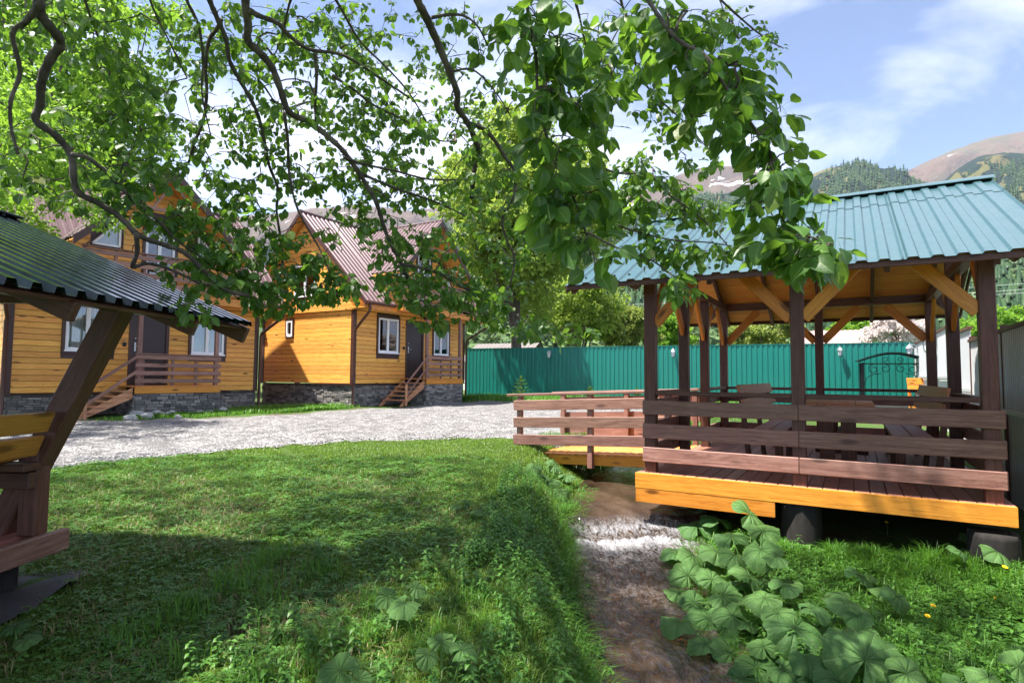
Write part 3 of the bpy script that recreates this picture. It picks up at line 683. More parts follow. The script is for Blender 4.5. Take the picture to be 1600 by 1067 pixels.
def house(x, y, yaw, zb, zg, label, seed, right_side=True):
    L, S, EZ, RZ, RV = 6.19, 4.70, 2.63, 5.96, 2.35
    r = empty('wooden_house', (x, y, zb + HC), yaw)
    tag(r, label, 'house', 'orange clad holiday houses')
    W1, W2, D = (1.12, 2.13, 1.08, 2.28), (4.16, 5.11, 1.08, 2.28), (2.62, 3.47, .20, 2.24)
    def wall(name, *boxes):
        m = MB()
        for a, b in boxes: m.box(a, b)
        return m.build(name, M['trim'], r)
    cuts = [(W1[0] - .08, W1[1] + .08, W1[2] - .10, W1[3] + .08), (W2[0] - .08, W2[1] + .08, W2[2] - .10, W2[3] + .08), (D[0] - .08, D[1] + .08, D[2] - .3, D[3] + .08)]
    # front wall core around its openings
    fw = wall('front_wall', ((0, .02, 0), (W1[0], .14, 2.45)), ((W1[1], .02, 0), (D[0], .14, 2.45)), ((D[1], .02, 0), (W2[0], .14, 2.45)), ((W2[1], .02, 0), (L, .14, 2.45)),
              ((W1[0], .02, 0), (W1[1], .14, W1[2])), ((W1[0], .02, W1[3]), (W1[1], .14, 2.45)), ((W2[0], .02, 0), (W2[1], .14, W2[2])), ((W2[0], .02, W2[3]), (W2[1], .14, 2.45)),
              ((D[0], .02, 0), (D[1], .14, D[2])), ((D[0], .02, D[3]), (D[1], .14, 2.45)))
    rows(fw, M['pine'], .10, L - .10, 0.0, 2.45, .1445, lambda u, z: (u, 0, z), None, cuts)
    sw = wall('side_wall', ((.02, .145, 0), (.13, 3.0, 2.45)), ((.02, 3.4, 0), (.13, S - .02, 2.45)), ((.02, 3.0, 0), (.13, 3.4, 1.64)), ((.02, 3.0, 2.22), (.13, 3.4, 2.45)))
    rows(sw, M['pine'], .10, S - .10, 0.0, 2.45, .1445, lambda v, z: (0, S - v, z), None, [(S - 3.4 - .02, S - 3.0 + .02, 1.60, 2.24)])
    sw2 = wall('side_wall', ((L - .13, .145, 0), (L - .02, S - .02, 2.45)))
    rows(sw2, M['pine'], .10, S - .10, 0.0, 2.45, .1445, lambda v, z: (L, v, z))
    bw = wall('back_wall', ((.14, S - .14, 0), (L - .14, S - .02, 2.45)))
    rows(bw, M['pine'], .10, L - .10, 0.0, 2.45, .1445, lambda v, z: (L - v, S, z))
    # little side window
    sm = MB(); a0, a1, b0, b1 = 3.04, 3.36, 1.66, 2.20
    for p, q in (((-.05, a0, b0), (.06, a0 + .06, b1)), ((-.05, a1 - .06, b0), (.06, a1, b1)), ((-.05, a0 + .06, b0), (.06, a1 - .06, b0 + .06)), ((-.05, a0 + .06, b1 - .06), (.06, a1 - .06, b1))): sm.box(p, q)
    sm.box((-.08, a0 - .01, b0 - .04), (-.051, a1 + .01, b0))
    so = sm.build('window', M['white'], r)
    MB().box((-.01, a0 + .06, b0 + .06), (.0, a1 - .06, b1 - .06)).build('pane', M['glass'], so)
    MB().box((.10, a0 + .03, b0 + .03), (.105, a1 - .03, b1 - .03)).build('curtain', M['curtain'], so)
    cs = MB()
    for p, q in (((-.04, a0 - .06, b0 - .06), (.0, a0 - .003, b1 + .003)), ((-.04, a1 + .003, b0 - .06), (.0, a1 + .06, b1 + .003)), ((-.055, a0 - .08, b1 + .004), (.0, a1 + .08, b1 + .06))): cs.box(p, q)
    cs.build('casing', M['trim'], so)
    # corner boards and base flashing
    for (u, v, du, dv) in ((0, 0, -1, -1), (L, 0, 1, -1), (0, S, -1, 1), (L, S, 1, 1)):
        MB().box((min(u + du * .03, u - du * .10), min(v + dv * .03, v - dv * .10), -.02), (max(u + du * .03, u - du * .10), max(v + dv * .03, v - dv * .10), 2.45)).build('corner_board', M['trim'], r)
    MB().box((-.06, -.06, -.05), (L + .06, -.005, -.021)).box((-.06, -.004, -.05), (-.004, S + .06, -.021)).box((L + .004, -.004, -.05), (L + .06, S + .06, -.021)).build('base_flashing', M['trim'], r)
    MB().box((.04, .04, zg - zb - .3), (L - .04, S - .04, -.06)).build('foundation', M['stone'], r)
    b = zg - zb - .12
    stones(r, [((0, .03, 0), (1, 0, 0), 2.36, b, -.05, (0, -1, 0)), ((4.42, .03, 0), (1, 0, 0), L - 4.42, b, -.05, (0, -1, 0)), ((.03, S, 0), (0, -1, 0), S, b, -.05, (-1, 0, 0)), ((L - .03, 0, 0), (0, 1, 0), S, b, -.05, (1, 0, 0)),
               ((2.34, -1.18, 0), (1, 0, 0), 2.12, b, -.03, (0, -1, 0)), ((4.46, -1.18, 0), (0, 1, 0), 1.16, b, -.03, (1, 0, 0)), ((2.34, -.02, 0), (0, -1, 0), 1.16, b, -.03, (-1, 0, 0))], seed=seed)
    MB().box((2.37, -1.15, b), (4.43, .03, -.04)).build('porch_foundation', M['stone'], r)
    for w in (W1, W2): window(r, *w, -.0)
    # door
    d = MB().box((D[0], .0, D[2]), (D[1], .05, D[3])); 
    for q in range(3): d.box((D[0] + .12, -.006, D[2] + .15 + q * .62), (D[1] - .12, .0, D[2] + .15 + q * .62 + .50))
    d = d.build('door', M['door'], r)
    fr = MB().box((D[0] - .08, -.035, D[2] - .02), (D[0] - .002, .07, D[3] + .08)).box((D[1] + .002, -.035, D[2] - .02), (D[1] + .08, .07, D[3] + .08)).box((D[0] - .002, -.037, D[3] + .002), (D[1] + .002, .07, D[3] + .08)); fr.build('door_frame', M['trim'], d)
    h = MB().box((D[0] + .06, -.02, 1.10), (D[0] + .10, -.006, 1.34)).tube([(D[0] + .08, -.03, 1.24), (D[0] + .08, -.06, 1.24), (D[0] + .21, -.062, 1.24)], .010).tube([(D[0] + .08, -.02, 1.45), (D[0] + .08, -.035, 1.45)], .018, 8)
    h.build('handle', M['zinc_pale'], d)
    MB().box((D[0] - .22, -.04, 1.22), (D[0] - .14, -.012, 1.33)).build('switch_box', M['iron'], r)
    # porch
    for i in range(9): plank(r, 'porch_board', M['deckpine'], (2.34, -1.12 + i * .132, .155), (4.46, -1.12 + i * .132, .155), .126, .035, (0, 1, 0))
    slab(r, 'porch_fascia', M['pine_beam'], [(2.32, -1.225, -.02), (4.48, -1.225, -.02), (4.48, -1.225, .135), (2.32, -1.225, .135)], (0, .035, 0))
    slab(r, 'porch_fascia', M['pine_beam'], [(4.445, -1.185, -.02), (4.445, -.04, -.02), (4.445, -.04, .135), (4.445, -1.185, .135)], (.035, 0, 0))
    for u in (2.42, 4.38): plank(r, 'porch_post', M['rail'], (u, -1.12, -.0 + .175), (u, -1.12, 2.44), .10, .10, (1, 0, 0))
    for u in (2.42, 3.15, 3.75, 4.30): plank(r, 'baluster', M['rail'], (u + .09, -1.12, .18), (u + .09, -1.12, .97), .07, .05, (1, 0, 0))
    for i in range(4): plank(r, 'rail_board', M['rail'], (2.32, -1.19, .30 + i * .205), (4.48, -1.19, .30 + i * .205), .105, .03)
    for i in range(4): plank(r, 'rail_board', M['rail'], (4.49, -1.17, .30 + i * .205), (4.49, -.10, .30 + i * .205), .105, .03)
    plank(r, 'handrail', M['rail'], (2.32, -1.15, 1.0), (4.50, -1.15, 1.0), .12, .03, (0, 1, 0))
    # stairs down towards smaller u
    bot = zg - zb; n = 5; run = 1.02
    for v in (-1.12, -.20):
        slab(r, 'stair_stringer', M['stair'], [(2.30, v - .022, .13), (2.30, v - .022, -.14), (2.30 - run - .10, v - .022, bot - .03), (2.30 - run - .24, v - .022, bot - .03), (2.30 - run - .06, v - .022, bot + .12)], (0, .045, 0))
    for i in range(n):
        z = .13 - (i + 1) * (.13 - bot) / (n + 1) + .03; u = 2.30 - (i + .25) * run / n
        plank(r, 'stair_tread', M['stair'], (u - .06, -1.17, z), (u - .06, -.12, z), .23, .04, (1, 0, 0))
    plank(r, 'newel_post', M['stair'], (2.30 - run - .0, -1.20, bot), (2.30 - run, -1.20, bot + .72), .06, .06, (1, 0, 0))
    plank(r, 'stair_handrail', M['rail'], (2.30 - run - .02, -1.20, bot + .72), (2.36, -1.20, .93), .07, .035)
    plank(r, 'stair_handrail', M['rail'], (2.30 - run, -1.20, bot + .34), (2.36, -1.20, .55), .07, .035)
    # eaves box, gable walls
    sof = MB().box((-.36, -.94, 2.452), (L + .36, -.04, 2.47)).build('soffit', M['pine'], r)
    slab(r, 'eave_fascia', M['pine_beam'], [(-.38, -.975, 2.40), (L + .38, -.975, 2.40), (L + .38, -.975, 2.60), (-.38, -.975, 2.60)], (0, .03, 0))
    MB().box((-.36, S + .02, 2.452), (L + .36, S + .94, 2.47)).build('soffit', M['pine'], r)
    rz = lambda v: EZ + (min(v, 2 * RV - v) + .96)
    for s, uu in ((-1, -.07), (1, L + .07)):
        gw = MB().prism([(uu - s * .03, -.93, 2.44), (uu - s * .03, S + .93, 2.44), (uu - s * .03, RV, RZ - .10)], (-s * .05, 0, 0)).build('gable_wall', M['trim'], r)
        lim = lambda z: (-.96 + (z - EZ) + .12, 2 * RV + .96 - (z - EZ) - .12)
        if s < 0: rows(gw, M['pine'], -.92, S + .92, 2.44, RZ - .14, .1445, lambda v, z: (uu, S - v, z), lambda z: (S - lim(z)[1], S - lim(z)[0]), [(S - 2.95, S - 1.75, 2.9, 4.2)])
        else: rows(gw, M['pine'], -.92, S + .92, 2.44, RZ - .14, .1445, lambda v, z: (uu, v, z), lim)
        if s < 0:
            gwn = MB(); gwn.box((uu - .04, 1.80, 3.0), (uu + .02, 1.87, 4.15)).box((uu - .04, 2.83, 3.0), (uu + .02, 2.90, 4.15)).box((uu - .04, 1.87, 3.0), (uu + .02, 2.83, 3.07)).box((uu - .04, 1.87, 4.08), (uu + .02, 2.83, 4.15)).box((uu - .045, 2.31, 3.07), (uu + .02, 2.39, 4.08))
            gwo = gwn.build('window', M['white'], r)
            MB().box((uu - .015, 1.87, 3.07), (uu - .01, 2.83, 4.08)).build('pane', M['glass'], gwo); MB().box((uu + .004, 1.87, 3.07), (uu + .006, 2.83, 4.08)).build('curtain', M['curtain'], gwo)
    # roofs: corrugated sheets, front slope broken by the cross gable
    roof = MB().tube([(-.42, RV, RZ + .035), (L + .42, RV, RZ + .035)], .05, 8).build('ridge_cap', M['red_roof'], r)
    UC, DH, VF = 3.095, 2.20, -1.20
    def end_f(u):
        d = abs(u - UC); return -.98 if d >= DH else 2.37 - d
    q = math.sqrt(.5)
    for a, b_ in ((-.40, UC - DH), (UC - DH + .001, UC), (UC, UC + DH - .001), (UC + DH, L + .40)):
        corr(corr_cols(a, b_, .2, .35, .025), (lambda u, a=a, b_=b_: -.98 if (b_ <= UC - DH or a >= UC + DH) else end_f(min(max(u, UC - DH + .002), UC + DH - .002))), lambda u: RV, lambda u, v, h: (u, v - h * q, EZ + v + .96 + .03 + h * q), 'roof_sheet', M['red_roof'], r)
    corr(corr_cols(-.40, L + .40, .2, .35, .025), lambda u: RV, lambda u: 2 * RV + .98, lambda u, v, h: (u, v + h * q, EZ + (2 * RV - v) + .96 + .03 + h * q), 'roof_sheet', M['red_roof'], r)
    for s in (-1, 1):
        corr(corr_cols(VF, 2.37, .2, .35, .025), lambda v: 0.0, lambda v: min(DH, 2.37 - v + .02), lambda v, t, h: (UC + s * (t + h * q), v, RZ - t + .03 + h * q), 'roof_sheet', M['red_roof'], r)
        # boards under the overhang
        e0 = (UC + s * DH, RZ - DH)
        slab(r, 'soffit', M['pine'], [(UC, VF + .02, RZ - .02), (e0[0], VF + .02, e0[1] - .02), (e0[0], VF + .02, e0[1] - .05), (UC, VF + .02, RZ - .05)], (0, 1.35, 0))
        slab(r, 'rake_board', M['trim'], [(UC, VF - .03, RZ + .05), (e0[0] + s * .03, VF - .03, e0[1] + .02), (e0[0] + s * .03, VF - .03, e0[1] - .20), (UC, VF - .03, RZ - .19)], (0, .04, 0))
        # main gable verge boards
        uu = -.42 if s < 0 else L + .42
        for k_ in (1, -1):
            ve = -.98 if k_ > 0 else 2 * RV + .98
            slab(r, 'rake_board', M['trim'], [(uu - .018, RV, RZ + .03), (uu - .018, ve, EZ + .01), (uu - .018, ve, EZ - .16), (uu - .018, RV, RZ - .15)], (.036, 0, 0))
            a_ = -.38 if s < 0 else L + .02
            slab(r, 'soffit', M['pine'], [(a_, RV, RZ - .03), (a_, ve, EZ - .03), (a_, ve, EZ - .05), (a_, RV, RZ - .06)], (.36 if s < 0 else .34, 0, 0))
    MB().tube([(UC, VF - .02, RZ + .04), (UC, 2.37, RZ + .04)], .05, 8).build('ridge_cap', M['red_roof'], r)
    # cross gable front, set back behind a balcony
    VG = -.35; zf = 2.62
    dl = lambda z: (UC - (RZ - .10 - z), UC + (RZ - .10 - z))
    gg = MB().prism([(UC - DH, VG + .03, zf), (UC + DH, VG + .03, zf), (UC + DH, VG + .03, RZ - DH - .08), (UC, VG + .03, RZ - .08), (UC - DH, VG + .03, RZ - DH - .08)], (0, .06, 0)).build('balcony_wall', M['trim'], r)
    wd = (2.72, 3.47, 2.70, 4.78)
    rows(gg, M['pine'], UC - DH, UC + DH, zf, RZ - .16, .1445, lambda u, z: (u, VG, z), dl, [(wd[0] - .07, wd[1] + .07, wd[2] - .1, wd[3] + .07), (1.45, 2.12, 3.78, 4.55), (4.07, 4.74, 3.78, 4.55)])
    for s in (-1, 1): MB().box((UC + s * DH - .03, VG, zf), (UC + s * DH + .03, 1.0, RZ - DH - .06)).build('cheek_wall', M['ceiling'], r)
    window(r, wd[0], wd[1], wd[2], wd[3], VG)
    for s in (-1, 1):
        A, B = UC + s * 1.0, UC + s * 1.60
        tri = [(A, VG - .03, 3.82), (B, VG - .03, 3.82), (A, VG - .03, 4.50)]
        t_o = MB()
        for p, q2 in ((0, 1), (1, 2), (2, 0)): t_o.bar(tri[p], tri[q2], .06, .05, (0, 1, 0))
        t_o = t_o.build('window', M['white'], r)
        MB().prism([(p[0], VG - .02, p[2]) for p in tri], (0, .006, 0)).build('pane', M['glass'], t_o)
        MB().prism([(p[0], VG + .022, p[2]) for p in tri], (0, .004, 0)).build('curtain', M['curtain'], t_o)
        c_o = MB(); big = [(A - s * .07, VG - .035, 3.75), (B + s * .14, VG - .035, 3.75), (A - s * .07, VG - .035, 4.64)]
        for p, q2 in ((0, 1), (1, 2), (2, 0)): c_o.bar(big[p], big[q2], .06, .03, (0, 1, 0))
        c_o.build('casing', M['trim'], t_o)
    # tie beam and king posts under the rake
    plank(r, 'tie_beam', M['rail'], (UC - 1.02, VF + .05, RZ - 1.12), (UC + 1.02, VF + .05, RZ - 1.12), .10, .05)
    for a_, b_ in (((UC - .5, RZ - 1.08), (UC - .12, RZ - .45)), ((UC + .5, RZ - 1.08), (UC + .12, RZ - .45))):
        plank(r, 'strut', M['rail'], (a_[0], VF + .05, a_[1]), (b_[0], VF + .05, b_[1]), .06, .04)
    # balcony
    MB().box((UC - 2.05, VF + .02, 2.475), (UC + 2.05, VG, 2.61)).build('balcony_floor', M['deckpine'], r)
    slab(r, 'balcony_fascia', M['pine_beam'], [(UC - 2.10, VF - .02, 2.44), (UC + 2.10, VF - .02, 2.44), (UC + 2.10, VF - .02, 2.65), (UC - 2.10, VF - .02, 2.65)], (0, .035, 0))
    for i in range(4): plank(r, 'rail_board', M['rail'], (UC - 2.05, VF - .035, 2.80 + i * .225), (UC + 2.05, VF - .035, 2.80 + i * .225), .115, .03)
    for i in range(7): plank(r, 'baluster', M['rail'], (UC - 1.98 + i * .66, VF + .02, 2.62), (UC - 1.98 + i * .66, VF + .02, 3.56), .07, .06, (1, 0, 0))
    plank(r, 'handrail', M['rail'], (UC - 2.05, VF, 3.585), (UC + 2.05, VF, 3.585), .12, .035, (0, 1, 0))
    # gutters and downpipes
    for a_, b_ in ((-.42, UC - DH), (UC + DH, L + .42)):
        MB().tube([(a_, -1.03, 2.60), (b_, -1.03, 2.60)], .06, 10).build('gutter', M['gutter'], r)
    for u, s in ((-.06, -1), (L + .06, 1)):
        e = -.30 if s < 0 else L + .30
        MB().tube([(e, -1.03, 2.62), (e, -1.03, 2.40), (e, -.98, 2.30), (u, -.16, 1.80), (u, -.10, 1.70), (u, -.09, .4), (u, -.09, bot + .12), (u + s * .02, -.22, bot + .02)], .045, 10).build('downpipe', M['gutter'], r, smooth=True)
    return r
H1 = house(-11.985, 13.869, .908, -.52, -1.14, 'larger, nearer orange wooden house with balcony, behind the dark green shelter roof', 11)
H2 = house(-5.238, 19.298, 1.026, -.308, -1.05, 'farther orange wooden house with sunlit side wall beside the green fence', 23)
def loc2(ox, oy, yaw): return lambda u, v, z: Vector((ox + u * math.cos(yaw) - v * math.sin(yaw), oy + u * math.sin(yaw) + v * math.cos(yaw), z + HC))

# ================================================================ gazebo
GX, GY, GA, GW, GL, GD = 1.72, 7.235, -.529, 3.276, 4.718, -1.152
GP = loc2(GX, GY, GA)
g = empty('gazebo', (GX, GY, GD + HC), GA)
tag(g, 'brown timber gazebo with teal corrugated roof standing over the stream', 'gazebo')
PZ = 2.42
for u, v in ((0, 0), (GW / 2, 0), (GW, 0), (0, .35 * GL), (0, .643 * GL), (GW, .477 * GL), (0, GL), (GW / 2, GL), (GW, GL)):
    plank(g, 'post', M['brown'], (u, v, -.16), (u, v, PZ), .135, .135, (1, 0, 0), .008)
for a, b in ((-.077, GW / 2 - .002), (GW / 2 + .002, GW + .094)):
    for z in (.862, .580, .298): plank(g, 'rail_board', M['rail'], (a, -.088, z - .085), (b, -.088, z - .085), .17, .035)
for a, b in ((-.07, GW / 2 - .002), (GW / 2 + .002, GW + .07)):
    for z in (.862, .580, .298): plank(g, 'rail_board', M['rail'], (a, GL + .088, z - .085), (b, GL + .088, z - .085), .17, .035)
for u, a, b in ((-.088, .0, .35 * GL + .07), (-.088, .643 * GL - .07, GL), (GW + .088, -.06, .477 * GL), (GW + .088, .477 * GL + .004, GL)):
    for z in (.862, .580, .298): plank(g, 'rail_board', M['rail'], (u, a, z - .085), (u, b, z - .085), .17, .035)
for p, q in (((.07, .0, .95), (GW / 2 - .07, .0, .95)), ((GW / 2 + .07, 0, .95), (GW - .07, 0, .95)), ((.07, GL, .95), (GW / 2 - .07, GL, .95)), ((GW / 2 + .07, GL, .95), (GW - .07, GL, .95)),
             ((0, .07, .95), (0, .35 * GL - .07, .95)), ((0, .643 * GL + .07, .95), (0, GL - .07, .95)), ((GW, .07, .95), (GW, .477 * GL - .07, .95)), ((GW, .477 * GL + .07, .95), (GW, GL - .07, .95))):
    d = (Vector(q) - Vector(p)).normalized(); plank(g, 'cap_rail', M['brown'], p, q, .12, .05, Vector((0, 0, 1)).cross(d))
nb = 25; bw = (GW + .30) / nb
for i in range(nb):
    u = -.15 + (i + .5) * bw; plank(g, 'deck_board', M['deck'], (u, -.125, -.022), (u, GL + .12, -.022), bw - .006, .035, (1, 0, 0))
slab(g, 'front_beam', M['pine_beam'], [(-.145, -.185, -.045 - .135), (GW + .14, -.185, -.045 - .135), (GW + .14, -.185, -.004), (-.145, -.185, -.004)], (0, .05, 0))
slab(g, 'lower_front_beam', M['pine_beam'], [(-.14, -.182, -.345), (1.40, -.182, -.345), (1.40, -.182, -.183), (-.14, -.182, -.183)], (0, .05, 0))
for u in (-.12, GW * .5, GW + .11): plank(g, 'floor_beam', M['pine_beam'], (u, -.13, -.12), (u, GL + .1, -.12), .155, .06)
plank(g, 'back_beam', M['pine_beam'], (-.14, GL + .14, -.12), (GW + .14, GL + .14, -.12), .17, .05)
# wall plates, with cut ends
for v in (0, GL):
    slab(g, 'wall_plate', M['brown'], [(-.26, v - .06, PZ + .125), (-.26, v - .06, PZ + .03), (-.05, v - .06, PZ - .0), (GW + .05, v - .06, PZ), (GW + .26, v - .06, PZ + .03), (GW + .26, v - .06, PZ + .125)], (0, .12, 0))
    for s, u0 in ((1, -.068), (-1, GW + .068)):
        slab(g, 'plate_bracket', M['brown'], [(u0, v - .05, PZ - .0), (u0 - s * .20, v - .05, PZ + .03), (u0 - s * .20, v - .05, PZ - .13), (u0 - s * .16, v - .05, PZ - .16)], (0, .10, 0))
for u in (0, GW): plank(g, 'tie_beam', M['brown'], (u, .062, PZ + .062), (u, GL - .062, PZ + .062), .12, .12)
RH, EV = 2.58 - GD, -.60                           # ridge height, eave overhang
EZ = 1.15 - GD
slope = (RH - EZ) / (GL / 2 - EV)
rz = lambda v: RH - slope * abs(v - GL / 2)
U0, U1 = -.86, GW + .46
plank(g, 'ridge_beam', M['brown'], (U0 + .05, GL / 2, RH - .16), (U1 - .05, GL / 2, RH - .16), .14, .07)
for u in (U0 + .06, 0, .82, GW / 2, 2.46, GW, U1 - .06):
    for s in (0, 1):
        ve = EV + .02 if s == 0 else GL - EV - .02
        plank(g, 'rafter', M['brown'], (u, ve, rz(ve) - .105), (u, GL / 2 + (.0 if s else -.0), RH - .105), .11, .05)
for u in (0, GW):
    plank(g, 'king_post', M['brown'], (u, GL / 2, PZ + .125), (u, GL / 2, RH - .23), .10, .08, (1, 0, 0))
def brace(p, q, off=(0, 0, 0)):
    plank(g, 'brace', M['pine_beam'], Vector(p) + Vector(off), Vector(q) + Vector(off), .135, .045)
z0, z1, dd = PZ - .62, PZ - .02, .56
for v in (0, GL):
    o = -.02 if v == 0 else .02
    brace((.06, v + o, z0), (.06 + dd, v + o, z1)); brace((GW - .06, v + o, z0), (GW - .06 - dd, v + o, z1))
    brace((GW / 2 - .06, v + o, z0), (GW / 2 - .06 - dd, v + o, z1)); brace((GW / 2 + .06, v + o, z0), (GW / 2 + .06 + dd, v + o, z1))
for u, vs in ((0, (0, .35 * GL, .643 * GL, GL)), (GW, (0, .477 * GL, GL))):
    for v in vs:
        if v > .1: brace((u, v - .06, z0), (u, v - .06 - dd, z1))
        if v < GL - .1: brace((u, v + .06, z0), (u, v + .06 + dd, z1))
nrm = Vector((0, -slope, 1)).normalized()
n_c = 23; ln = (GL / 2 - EV) / math.cos(math.atan(slope))
for s in (0, 1):
    for i in range(n_c):
        v = EV + (i + .5) * (GL / 2 - EV) / n_c; z = rz(v) - .035
        if s: v = GL - v
        up = Vector((0, 1, slope if s == 0 else -slope))
        plank(g, 'ceiling_board', M['ceiling'], (U0 + .02, v, z), (U1 - .02, v, z), ln / n_c - .005, .02, up)
ns = 4; swd = (U1 - U0) / ns; ca, sa = math.cos(math.atan(slope)), math.sin(math.atan(slope))
for s in (0, 1):
    for lo_v, hi_v, dz in ((EV - .07, 1.72, .0), (1.62, GL / 2 + .01, .006)):
        for i in range(ns):
            fn = (lambda u, v, h, s=s, dz=dz: (u, (v - (h + dz) * sa) if s == 0 else GL - (v - (h + dz) * sa), rz(v) - .018 + (h + dz) * ca))
            corr(corr_cols(U0 + i * swd - (.02 if i else 0), U0 + (i + 1) * swd, .185, .38, .022), lambda u: lo_v, lambda u: hi_v, fn, 'roof_sheet', M['teal_roof'], g)
    ve = EV - .02 if s == 0 else GL - EV + .02
    plank(g, 'eave_fascia', M['brown'], (U0, ve, rz(ve) - .062), (U1, ve, rz(ve) - .062), .065, .025)
for u in (U0 - .012, U1 + .012):
    for s in (0, 1):
        ve = EV if s == 0 else GL - EV
        plank(g, 'verge_board', M['brown'], (u, ve, rz(ve) - .085), (u, GL / 2, RH - .085), .10, .025)
MB().prism([(U0 - .03, GL / 2 - .14, RH - .03), (U0 - .03, GL / 2 - .10, RH + .0), (U0 - .03, GL / 2, RH + .045), (U0 - .03, GL / 2 + .10, RH), (U0 - .03, GL / 2 + .14, RH - .03), (U0 - .03, GL / 2, RH + .03)], (U1 - U0 + .06, 0, 0)).build('ridge_cap', M['teal_roof'], g)
sc = MB()
for i in range(24):
    for v in (-.45, .55 + .1 * (i % 2), 1.55, 2.1):
        if (i * 7 + int(v * 10)) % 3 == 0: continue
        u = U0 + .185 * (i + 1.0); p = Vector((u, v, rz(v) - .012)); sc.lathe([(.016, 0), (.016, .008), (.007, .013)], 6, p)
o = sc.build('roof_screws', M['screw'], g); o['kind'] = 'stuff'

# furniture in the gazebo
def local_empty(name, u, v, z, rz=0.0):
    p = GP(u, v, GD + z); return empty(name, p, GA + rz)
UTC = 1.97
t = local_empty('table', UTC, 2.35, 0); tag(t, 'long red-brown plank table between the two benches in the gazebo', 'table')
for i in range(4): plank(t, 'table_board', M['redwood'], (-.31 + i * .205, -1.3, .82), (-.31 + i * .205, 1.3, .82), .20, .04, (1, 0, 0))
for v in (-.95, .95):
    plank(t, 'leg', M['brown'], (-.12, v, .0), (-.12, v, .74), .17, .06, (1, 0, 0)); plank(t, 'leg', M['brown'], (.12, v, .0), (.12, v, .74), .17, .06, (1, 0, 0))
    plank(t, 'cross_bar', M['brown'], (-.36, v, .77), (.36, v, .77), .06, .09); plank(t, 'foot', M['brown'], (-.36, v + .075, .05), (.36, v + .075, .05), .10, .07)
plank(t, 'stretcher', M['brown'], (0, -.92, .36), (0, .92, .36), .12, .05)
for s, lb in ((-1, 'red-brown gazebo bench on the bridge side of the table'), (1, 'red-brown gazebo bench on the grey fence side of the table')):
    b = local_empty('bench', UTC + s * .78, 2.35, 0); tag(b, lb, 'bench', 'benches in the gazebo')
    for i in range(2): plank(b, 'seat_board', M['deck'], ((-.11 + i * .215), -1.62, .45), ((-.11 + i * .215), 1.62, .45), .205, .04, (1, 0, 0))
    for z, o_ in ((.80, .235), (.98, .285)): plank(b, 'backrest_board', M['redwood'], (s * o_, -1.62, z), (s * o_, 1.62, z), .155, .035, (s * .25, 0, 1))
    for v in (-1.35, 0, 1.35):
        plank(b, 'leg', M['brown'], (-s * .14, v, 0), (-s * .14, v, .42), .09, .09, (1, 0, 0)); plank(b, 'back_leg', M['brown'], (s * .20, v, 0), (s * .315, v, 1.02), .09, .06, (0, 1, 0))
        plank(b, 'bearer', M['brown'], (-s * .2, v, .385), (s * .2, v, .385), .08, .05)

# ================================================================ footbridge
b = empty('footbridge', GP(0, 0, GD), GA)
tag(b, 'low orange plank footbridge with brown side rails leading to the gazebo', 'footbridge')
BL = 2.82; V0, V1 = 1.65, 3.02; bz = lambda u: .045 * u             # falls away from the gazebo (u negative)
for i in range(20):
    u = -.16 - i * .1345; plank(b, 'deck_board', M['deckpine'], (u, V0 - .13, bz(u) - .02), (u, V1 + .13, bz(u) - .02), .125, .035, (1, 0, -.045))
for v in (V0 - .10, V1 + .10): plank(b, 'side_beam', M['pine_beam'], (-.10, v, bz(-.1) - .11), (-BL, v, bz(-BL) - .11), .14, .06)
for v, s in ((V0 - .02, -1), (V1 + .02, 1)):
    for u in (-BL + .13, -1.42, -.20):
        plank(b, 'post', M['rail'], (u, v + s * .145, bz(u) - .22), (u, v + s * .145, bz(u) + .92), .085, .085, (1, 0, 0))
    for z in (.862, .580, .298):
        plank(b, 'rail_board', M['redwood' if False else 'rail'], (-BL + .04, v + s * .205, bz(-BL) + z - .085), (-.10, v + s * .205, bz(-.1) + z - .085), .165, .032)
    plank(b, 'handrail', M['rail'], (-BL - .10, v + s * .15, bz(-BL) + .945), (-.10, v + s * .15, bz(-.1) + .945), .13, .04, (0, 1, 0))

# log stumps carrying the gazebo
def stump(u, v, r, z0, z1, label, seed):
    p = GP(u, v, z0); rg = random.Random(seed); m = MB(); n = 22; pr = []
    rr = [r * (1 + .05 * math.sin(3 * a + seed) + .03 * rg.uniform(-1, 1)) for a in [2 * math.pi * j / n for j in range(n)]]
    H = z1 - z0; rings = [(0, 1.05), (.3 * H, 1.0), (.92 * H, 1.0), (H, .96), (H + .004, .6)]
    vs = [(rr[j] * k * math.cos(2 * math.pi * j / n), rr[j] * k * math.sin(2 * math.pi * j / n), z) for z, k in rings for j in range(n)]
    fs = [(i * n + j, i * n + (j + 1) % n, (i + 1) * n + (j + 1) % n, (i + 1) * n + j) for i in range(len(rings) - 1) for j in range(n)] + [tuple(range((len(rings) - 1) * n, len(rings) * n))]
    return tag(link('log_stump', m.add(vs, fs).mesh('log_stump', True), M['tar'], None, Matrix.Translation(p)), label, 'stump', 'log stumps under the gazebo')
stump(1.64, .05, .20, -1.95, -1.345, 'black tarred log stump under the middle of the gazebo front', 1)
stump(GW - .02, -.06, .20, -1.95, -1.42, 'low black stump under the gazebo corner beside the grey fence', 2)

